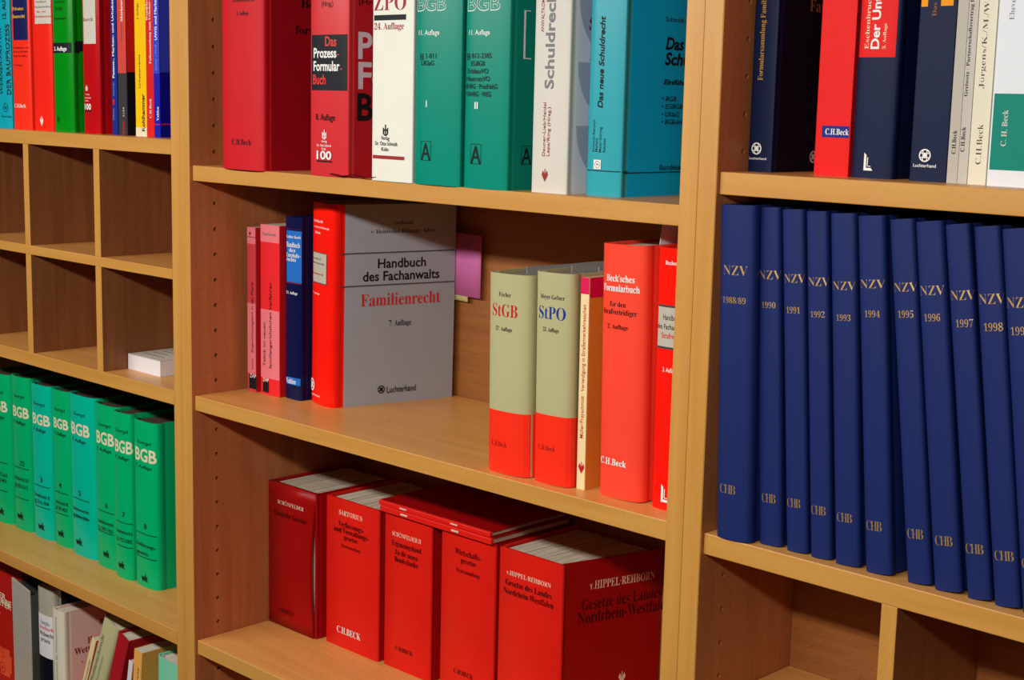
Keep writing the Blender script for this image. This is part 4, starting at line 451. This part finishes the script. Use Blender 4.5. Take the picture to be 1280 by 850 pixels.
 dict(name='journal_volume',label='navy bound journal volume dated 1991',group='bound navy journal volumes on the right bookcase',kind='hard',x=0.8945,y=0.02,z=1.1609,w=0.0212,h=0.2925,d=0.215,sag=0.0051,tilt=4.39,yaw=0.0,sc='nzv',cc='nzv',decs=[('t', 's', 'NZV', -0.008, 0.231, 0, 0.0199, 0.0076, 'n', 'foil'), ('t', 's', '1991', -0.006, 0.2053, 0, 0.0132, 0.0055, 'n', 'foil'), ('t', 's', 'CHB', -0.008, 0.0388, 0, 0.0135, 0.008, 'n2', 'foil')],cloth=1),
 dict(name='journal_volume',label='navy bound journal volume dated 1992',group='bound navy journal volumes on the right bookcase',kind='hard',x=0.9187,y=0.02,z=1.1609,w=0.0204,h=0.2925,d=0.215,sag=0.0049,tilt=4.49,yaw=0.0,sc='nzv',cc='nzv',decs=[('t', 's', 'NZV', -0.0077, 0.2307, 0, 0.0196, 0.0075, 'n', 'foil'), ('t', 's', '1992', -0.0057, 0.2046, 0, 0.0133, 0.0052, 'n', 'foil'), ('t', 's', 'CHB', -0.0077, 0.0375, 0, 0.0143, 0.0079, 'n2', 'foil')],cloth=1),
 dict(name='journal_volume',label='navy bound journal volume dated 1993',group='bound navy journal volumes on the right bookcase',kind='hard',x=0.9432,y=0.02,z=1.1609,w=0.0236,h=0.2925,d=0.215,sag=0.0057,tilt=4.67,yaw=0.0,sc='nzv',cc='nzv',decs=[('t', 's', 'NZV', -0.0093, 0.2299, 0, 0.0212, 0.0074, 'n', 'foil'), ('t', 's', '1993', -0.0057, 0.2047, 0, 0.013, 0.0052, 'n', 'foil'), ('t', 's', 'CHB', -0.008, 0.0367, 0, 0.0144, 0.0079, 'n2', 'foil')],cloth=1),
 dict(name='journal_volume',label='navy bound journal volume dated 1994',group='bound navy journal volumes on the right bookcase',kind='hard',x=0.9723,y=0.02,z=1.1609,w=0.0244,h=0.2925,d=0.215,sag=0.0059,tilt=5.36,yaw=0.0,sc='nzv',cc='nzv',decs=[('t', 's', 'NZV', -0.0098, 0.2342, 0, 0.0223, 0.0073, 'n', 'foil'), ('t', 's', '1994', -0.0059, 0.2108, 0, 0.0135, 0.0055, 'n', 'foil'), ('t', 's', 'CHB', -0.0091, 0.0354, 0, 0.0145, 0.0084, 'n2', 'foil')],cloth=1),
 dict(name='journal_volume',label='navy bound journal volume dated 1995',group='bound navy journal volumes on the right bookcase',kind='hard',x=1.0105,y=0.02,z=1.1609,w=0.0213,h=0.2925,d=0.215,sag=0.0051,tilt=7.22,yaw=0.0,sc='nzv',cc='nzv',decs=[('t', 's', 'NZV', -0.0085, 0.2351, 0, 0.0202, 0.0074, 'n', 'foil'), ('t', 's', '1995', -0.0057, 0.2143, 0, 0.0132, 0.0058, 'n', 'foil'), ('t', 's', 'CHB', -0.0072, 0.0366, 0, 0.014, 0.0082, 'n2', 'foil')],cloth=1),
 dict(name='journal_volume',label='navy bound journal volume dated 1996',group='bound navy journal volumes on the right bookcase',kind='hard',x=1.0347,y=0.02,z=1.1609,w=0.0234,h=0.2925,d=0.215,sag=0.0056,tilt=7.46,yaw=0.0,sc='nzv',cc='nzv',decs=[('t', 's', 'NZV', -0.0096, 0.2349, 0, 0.0208, 0.0077, 'n', 'foil'), ('t', 's', '1996', -0.0068, 0.2144, 0, 0.0135, 0.0059, 'n', 'foil'), ('t', 's', 'CHB', -0.0074, 0.0365, 0, 0.0148, 0.0081, 'n2', 'foil')],cloth=1),
 dict(name='journal_volume',label='navy bound journal volume dated 1997',group='bound navy journal volumes on the right bookcase',kind='hard',x=1.0629,y=0.02,z=1.1609,w=0.0202,h=0.2925,d=0.215,sag=0.0048,tilt=8.04,yaw=0.0,sc='nzv',cc='nzv',decs=[('t', 's', 'NZV', -0.0077, 0.2339, 0, 0.0195, 0.0078, 'n', 'foil'), ('t', 's', '1997', -0.0046, 0.213, 0, 0.0138, 0.006, 'n', 'foil'), ('t', 's', 'CHB', -0.0081, 0.036, 0, 0.015, 0.008, 'n2', 'foil')],cloth=1),
 dict(name='journal_volume',label='navy bound journal volume dated 1998',group='bound navy journal volumes on the right bookcase',kind='hard',x=1.0857,y=0.02,z=1.1609,w=0.021,h=0.2925,d=0.215,sag=0.005,tilt=7.8,yaw=0.0,sc='nzv',cc='nzv',decs=[('t', 's', 'NZV', -0.0086, 0.2334, 0, 0.0208, 0.0082, 'n', 'foil'), ('t', 's', '1998', -0.0054, 0.2128, 0, 0.0148, 0.0063, 'n', 'foil'), ('t', 's', 'CHB', -0.0071, 0.036, 0, 0.0154, 0.0079, 'n2', 'foil')],cloth=1),
 dict(name='journal_volume',label='navy bound journal volume cut off by the right edge of the photo',group='bound navy journal volumes on the right bookcase',kind='hard',x=1.1085,y=0.02,z=1.1609,w=0.0206,h=0.2925,d=0.215,sag=0.0049,tilt=7.83,yaw=0.0,sc='nzv',cc='nzv',decs=[('t', 's', 'NZV', -0.0085, 0.2331, 0, 0.0202, 0.0083, 'n', 'foil'), ('t', 's', '1999', -0.0063, 0.2126, 0, 0.0148, 0.0062, 'n', 'foil'), ('t', 's', 'CHB', -0.0077, 0.035, 0, 0.0142, 0.0078, 'n2', 'foil')],cloth=1),
 dict(name='hardcover_book',label='brick red volume with cream capitals and a salmon shape',group='mixed books on the lowest visible shelf of the left bookcase',kind='hard',x=-0.672,y=0.07,z=0.5554,w=0.104,h=0.243,d=0.165,sag=0.0,tilt=0.0,yaw=0.0,sc='brick',cc='brick',decs=[('t', 's', 'HANDBUCH DER', -0.1589, 0.1599, 0, 0.155, 0.0094, 'k', 'cream'), ('t', 's', 'WETTBEWERBE', -0.1375, 0.1516, 0, 0.1517, 0.0093, 'k', 'cream'), ('t', 's', 'BERATER', -0.0661, 0.1468, 0, 0.08, 0.0091, 'k', 'cream'), ('r', 's', -0.0459, 0.1308, -0.0229, 0.1358, 'salmon'), ('r', 's', -0.0278, 0.0285, 0.0046, 0.0758, 'salmon'), ('r', 's', -0.0339, 0.0371, 0.0105, 0.0665, 'salmon'), ('r', 's', -0.0238, 0.0565, -0.0229, 0.0742, 'brick'), ('r', 's', -0.0155, 0.0588, -0.0145, 0.0765, 'brick'), ('r', 's', -0.0238, 0.0753, -0.0135, 0.0742, 'brick'), ('r', 's', -0.0248, 0.0592, -0.0145, 0.058, 'brick'), ('o', 's', -0.0218, 0.0405, 0.0092, 'brick')]),
 dict(name='hardcover_book',label='dark book with a white spine label and silvery top',group='mixed books on the lowest visible shelf of the left bookcase',kind='hard',x=-0.4775,y=0.054,z=0.5554,w=0.048,h=0.228,d=0.165,sag=0.0096,tilt=0.0,yaw=0.0,sc='silver',cc='blacknv',decs=[('r', 's', -0.0288, 0.0, 0.0288, 0.1191, 'blacknv'), ('r', 's', -0.0288, 0.1184, 0.0288, 0.1863, 'cardw'), ('t', 's', 'Anwalts-', -0.0099, 0.1704, 0, 0.0272, 0.0072, 'c', 'dgrey'), ('t', 's', 'handbuch', -0.0127, 0.1629, 0, 0.0355, 0.0058, 'c', 'red'), ('t', 's', 'Wettbewerbs-', -0.0127, 0.1526, 0, 0.037, 0.0071, 's', 'ink'), ('t', 's', 'praxis', -0.0086, 0.1433, 0, 0.0251, 0.0066, 's', 'ink')]),
 dict(name='hardcover_book',label='white hardcover with dark red lettering on its cover in the lowest left row',group='mixed books on the lowest visible shelf of the left bookcase',kind='hard',x=-0.4285,y=0.05,z=0.5554,w=0.0335,h=0.204,d=0.165,sag=0.0067,tilt=0.0,yaw=0.0,sc='cream2',cc='pinkw',decs=[('t', 's', 'Handbuch des Wettbewerbsrechts', -0.0005, 0.0932, 90, 0.1, 0.0044, 's', 'grey'), ('t', 'c', 'Handbuch', 0.0349, 0.1461, 0, 0.0512, 0.0102, 'k2', 'dred'), ('t', 'c', 'Wettbewerb', 0.0122, 0.1331, 0, 0.0666, 0.0101, 'k2', 'dred'), ('t', 'c', 'Harte', 0.0554, 0.1719, 0, 0.0222, 0.0083, 'k2', 'dred'), ('t', 'c', '5. Auflage', 0.0233, 0.1174, 0, 0.0322, 0.0029, 'c', 'dred')]),
 dict(name='paperback_book',label='thin yellow paperback leaning against the greenish book',group='mixed books on the lowest visible shelf of the left bookcase',kind='paper',x=-0.3945,y=0.05,z=0.5554,w=0.011,h=0.196,d=0.14,sag=0.0,tilt=-22.0,yaw=0.0,sc='creamy',cc='salmon',decs=[('t', 's', 'Markengesetz Kommentar', 0.003, 0.04, 90, 0.12, 0.004, 's', 'ink')]),
 dict(name='hardcover_book',label='greenish grey hardcover leaning to the right in the lowest left row',group='mixed books on the lowest visible shelf of the left bookcase',kind='hard',x=-0.376,y=0.05,z=0.5554,w=0.0415,h=0.24,d=0.165,sag=0.0083,tilt=-24.0,yaw=0.0,sc='greenish',cc='greenish',decs=[('t', 's', 'Wettbewerbsrecht', -0.004, 0.12, 90, 0.09, 0.008, 'c', 'dgrey'), ('t', 's', 'Kommentar', 0.006, 0.13, 90, 0.05, 0.005, 'c', 'grey'), ('r', 's', -0.012, 0.105, 0.012, 0.1058, 'dgrey'), ('r', 's', -0.006, 0.09, 0.004, 0.0906, 'dgrey')]),
 dict(name='hardcover_book',label='dark red hardcover leaning right behind the orange book',group='mixed books on the lowest visible shelf of the left bookcase',kind='hard',x=-0.312,y=0.042,z=0.5554,w=0.028,h=0.224,d=0.165,sag=0.0,tilt=-20.0,yaw=0.0,sc='rosered',cc='rosered',decs=[('t', 's', 'Kartellrecht', 0.004, 0.06, 90, 0.07, 0.008, 'b', 'pinkw')]),
 dict(name='paperback_book',label='thin white paperback leaning beside the dark red leaning book',group='mixed books on the lowest visible shelf of the left bookcase',kind='paper',x=-0.2425,y=0.042,z=0.5554,w=0.01,h=0.186,d=0.14,sag=0.0,tilt=-11.0,yaw=0.0,sc='cardw',cc='rosered',decs=[]),
 dict(name='paperback_book',label='orange paperback leaning slightly, left of the mint green book',group='mixed books on the lowest visible shelf of the left bookcase',kind='paper',x=-0.2135,y=0.042,z=0.5554,w=0.02,h=0.205,d=0.15,sag=0.0,tilt=-6.0,yaw=0.0,sc='tan',cc='tan',decs=[('t', 's', 'Gewerblicher Rechtsschutz', 0.003, 0.03, 90, 0.15, 0.004, 's', 'dgrey')]),
 dict(name='hardcover_book',label='mint green volume half hidden by the right side panel of the left bookcase',group='mixed books on the lowest visible shelf of the left bookcase',kind='hard',x=-0.144,y=0.05,z=0.5554,w=0.072,h=0.21,d=0.165,sag=0.0086,tilt=-1.5,yaw=0.0,sc='mint',cc='mint',decs=[]),
]

for b in BOOKS: book(b)
# ------------------------------------------------------------------ two thin volumes lying on the loose-leaf row
def lying(z0, t, x0, x1, y0, d, label, yaw):
    root = thing('thin_loose_leaf_volume', label, 'book', (x0, y0, z0), (0, 0, yaw), 'thin red volumes lying on the loose-leaf row'); L = x1-x0; k = .0012
    m = MB(); m.bbox((0, 0, 0), (L, .004, t), 'binder', r=.0012); sp_ = m.build('spine', root)
    m = MB(); m.bbox((0, .0035, t-k), (L, d, t), 'binder_shaded', r=.0004); m.build('front_cover', root)
    m = MB(); m.bbox((0, .0035, 0), (L, d, k), 'binder_shaded', r=.0004); m.build('back_cover', root)
    m = MB(); m.box((.002, .004, k), (L-.0015, d-.003, t-k), 'page_paper'); m.build('page_block', root)
    for x in (L*.2, L*.66):                                       # pale bars painted in as the glints of metal rivets
        m = MB(); m.bbox((x, -.0006, t*.35), (x+.012, .0006, t*.62), 'lgrey', r=.0003); m.build('rivet_glint', sp_)
    return root
zt = zS3+.1976
lying(zt, .0075, .2410, .4340, .121, .136, 'red thin volume lying flat across two loose-leaf volumes, lower of the pair', .0)
lying(zt+.0076, .0062, .2390, .4300, .121, .134, 'red thin volume lying flat on top of the other thin volume', math.radians(.6))
# ------------------------------------------------------------------ card block in a pigeonhole
r = thing('card_block', 'white block of note cards lying in the lower right pigeonhole', 'note cards', (-.1889, .038, zL3))
m = MB(); m.bbox((0, 0, 0), (.079, .105, .0205), 'cardw', r=.0004); m.build('card_stack', r)
m = MB(); m.bbox((0, 0, .0206), (.079, .105, .0216), 'lgrey', r=.0003)
for i in range(5): m.box((.012, .018+i*.014, .0216), (.060-(i % 2)*.012, .0205+i*.014, .02165), 'grey')
m.build('top_card', r)
# ------------------------------------------------------------------ lowest visible shelf of the left bookcase
G5 = 'mixed books on the lowest visible shelf of the left bookcase'
# grey open box file
r = thing('box_file', 'metallic grey open box file beside the brick red volume', 'box file', (-.5634, .0500, zL5), (0, 0, math.radians(-9.5)), G5)
def bf(nm, a, b, c='wgrey'): m = MB(); m.bbox(a, b, c, r=.0008); return m.build(nm, r)
bf('front_panel', (0, 0, 0), (.082, .003, .218)); bf('base_panel', (.003, .003, 0), (.079, .16, .003)); bf('back_panel', (0, .157, .0), (.082, .16, .218), 'dgrey')
for x in (0, .079): bf('side_panel', (x, .0031, 0), (x+.003, .1569, .210), 'dgrey')
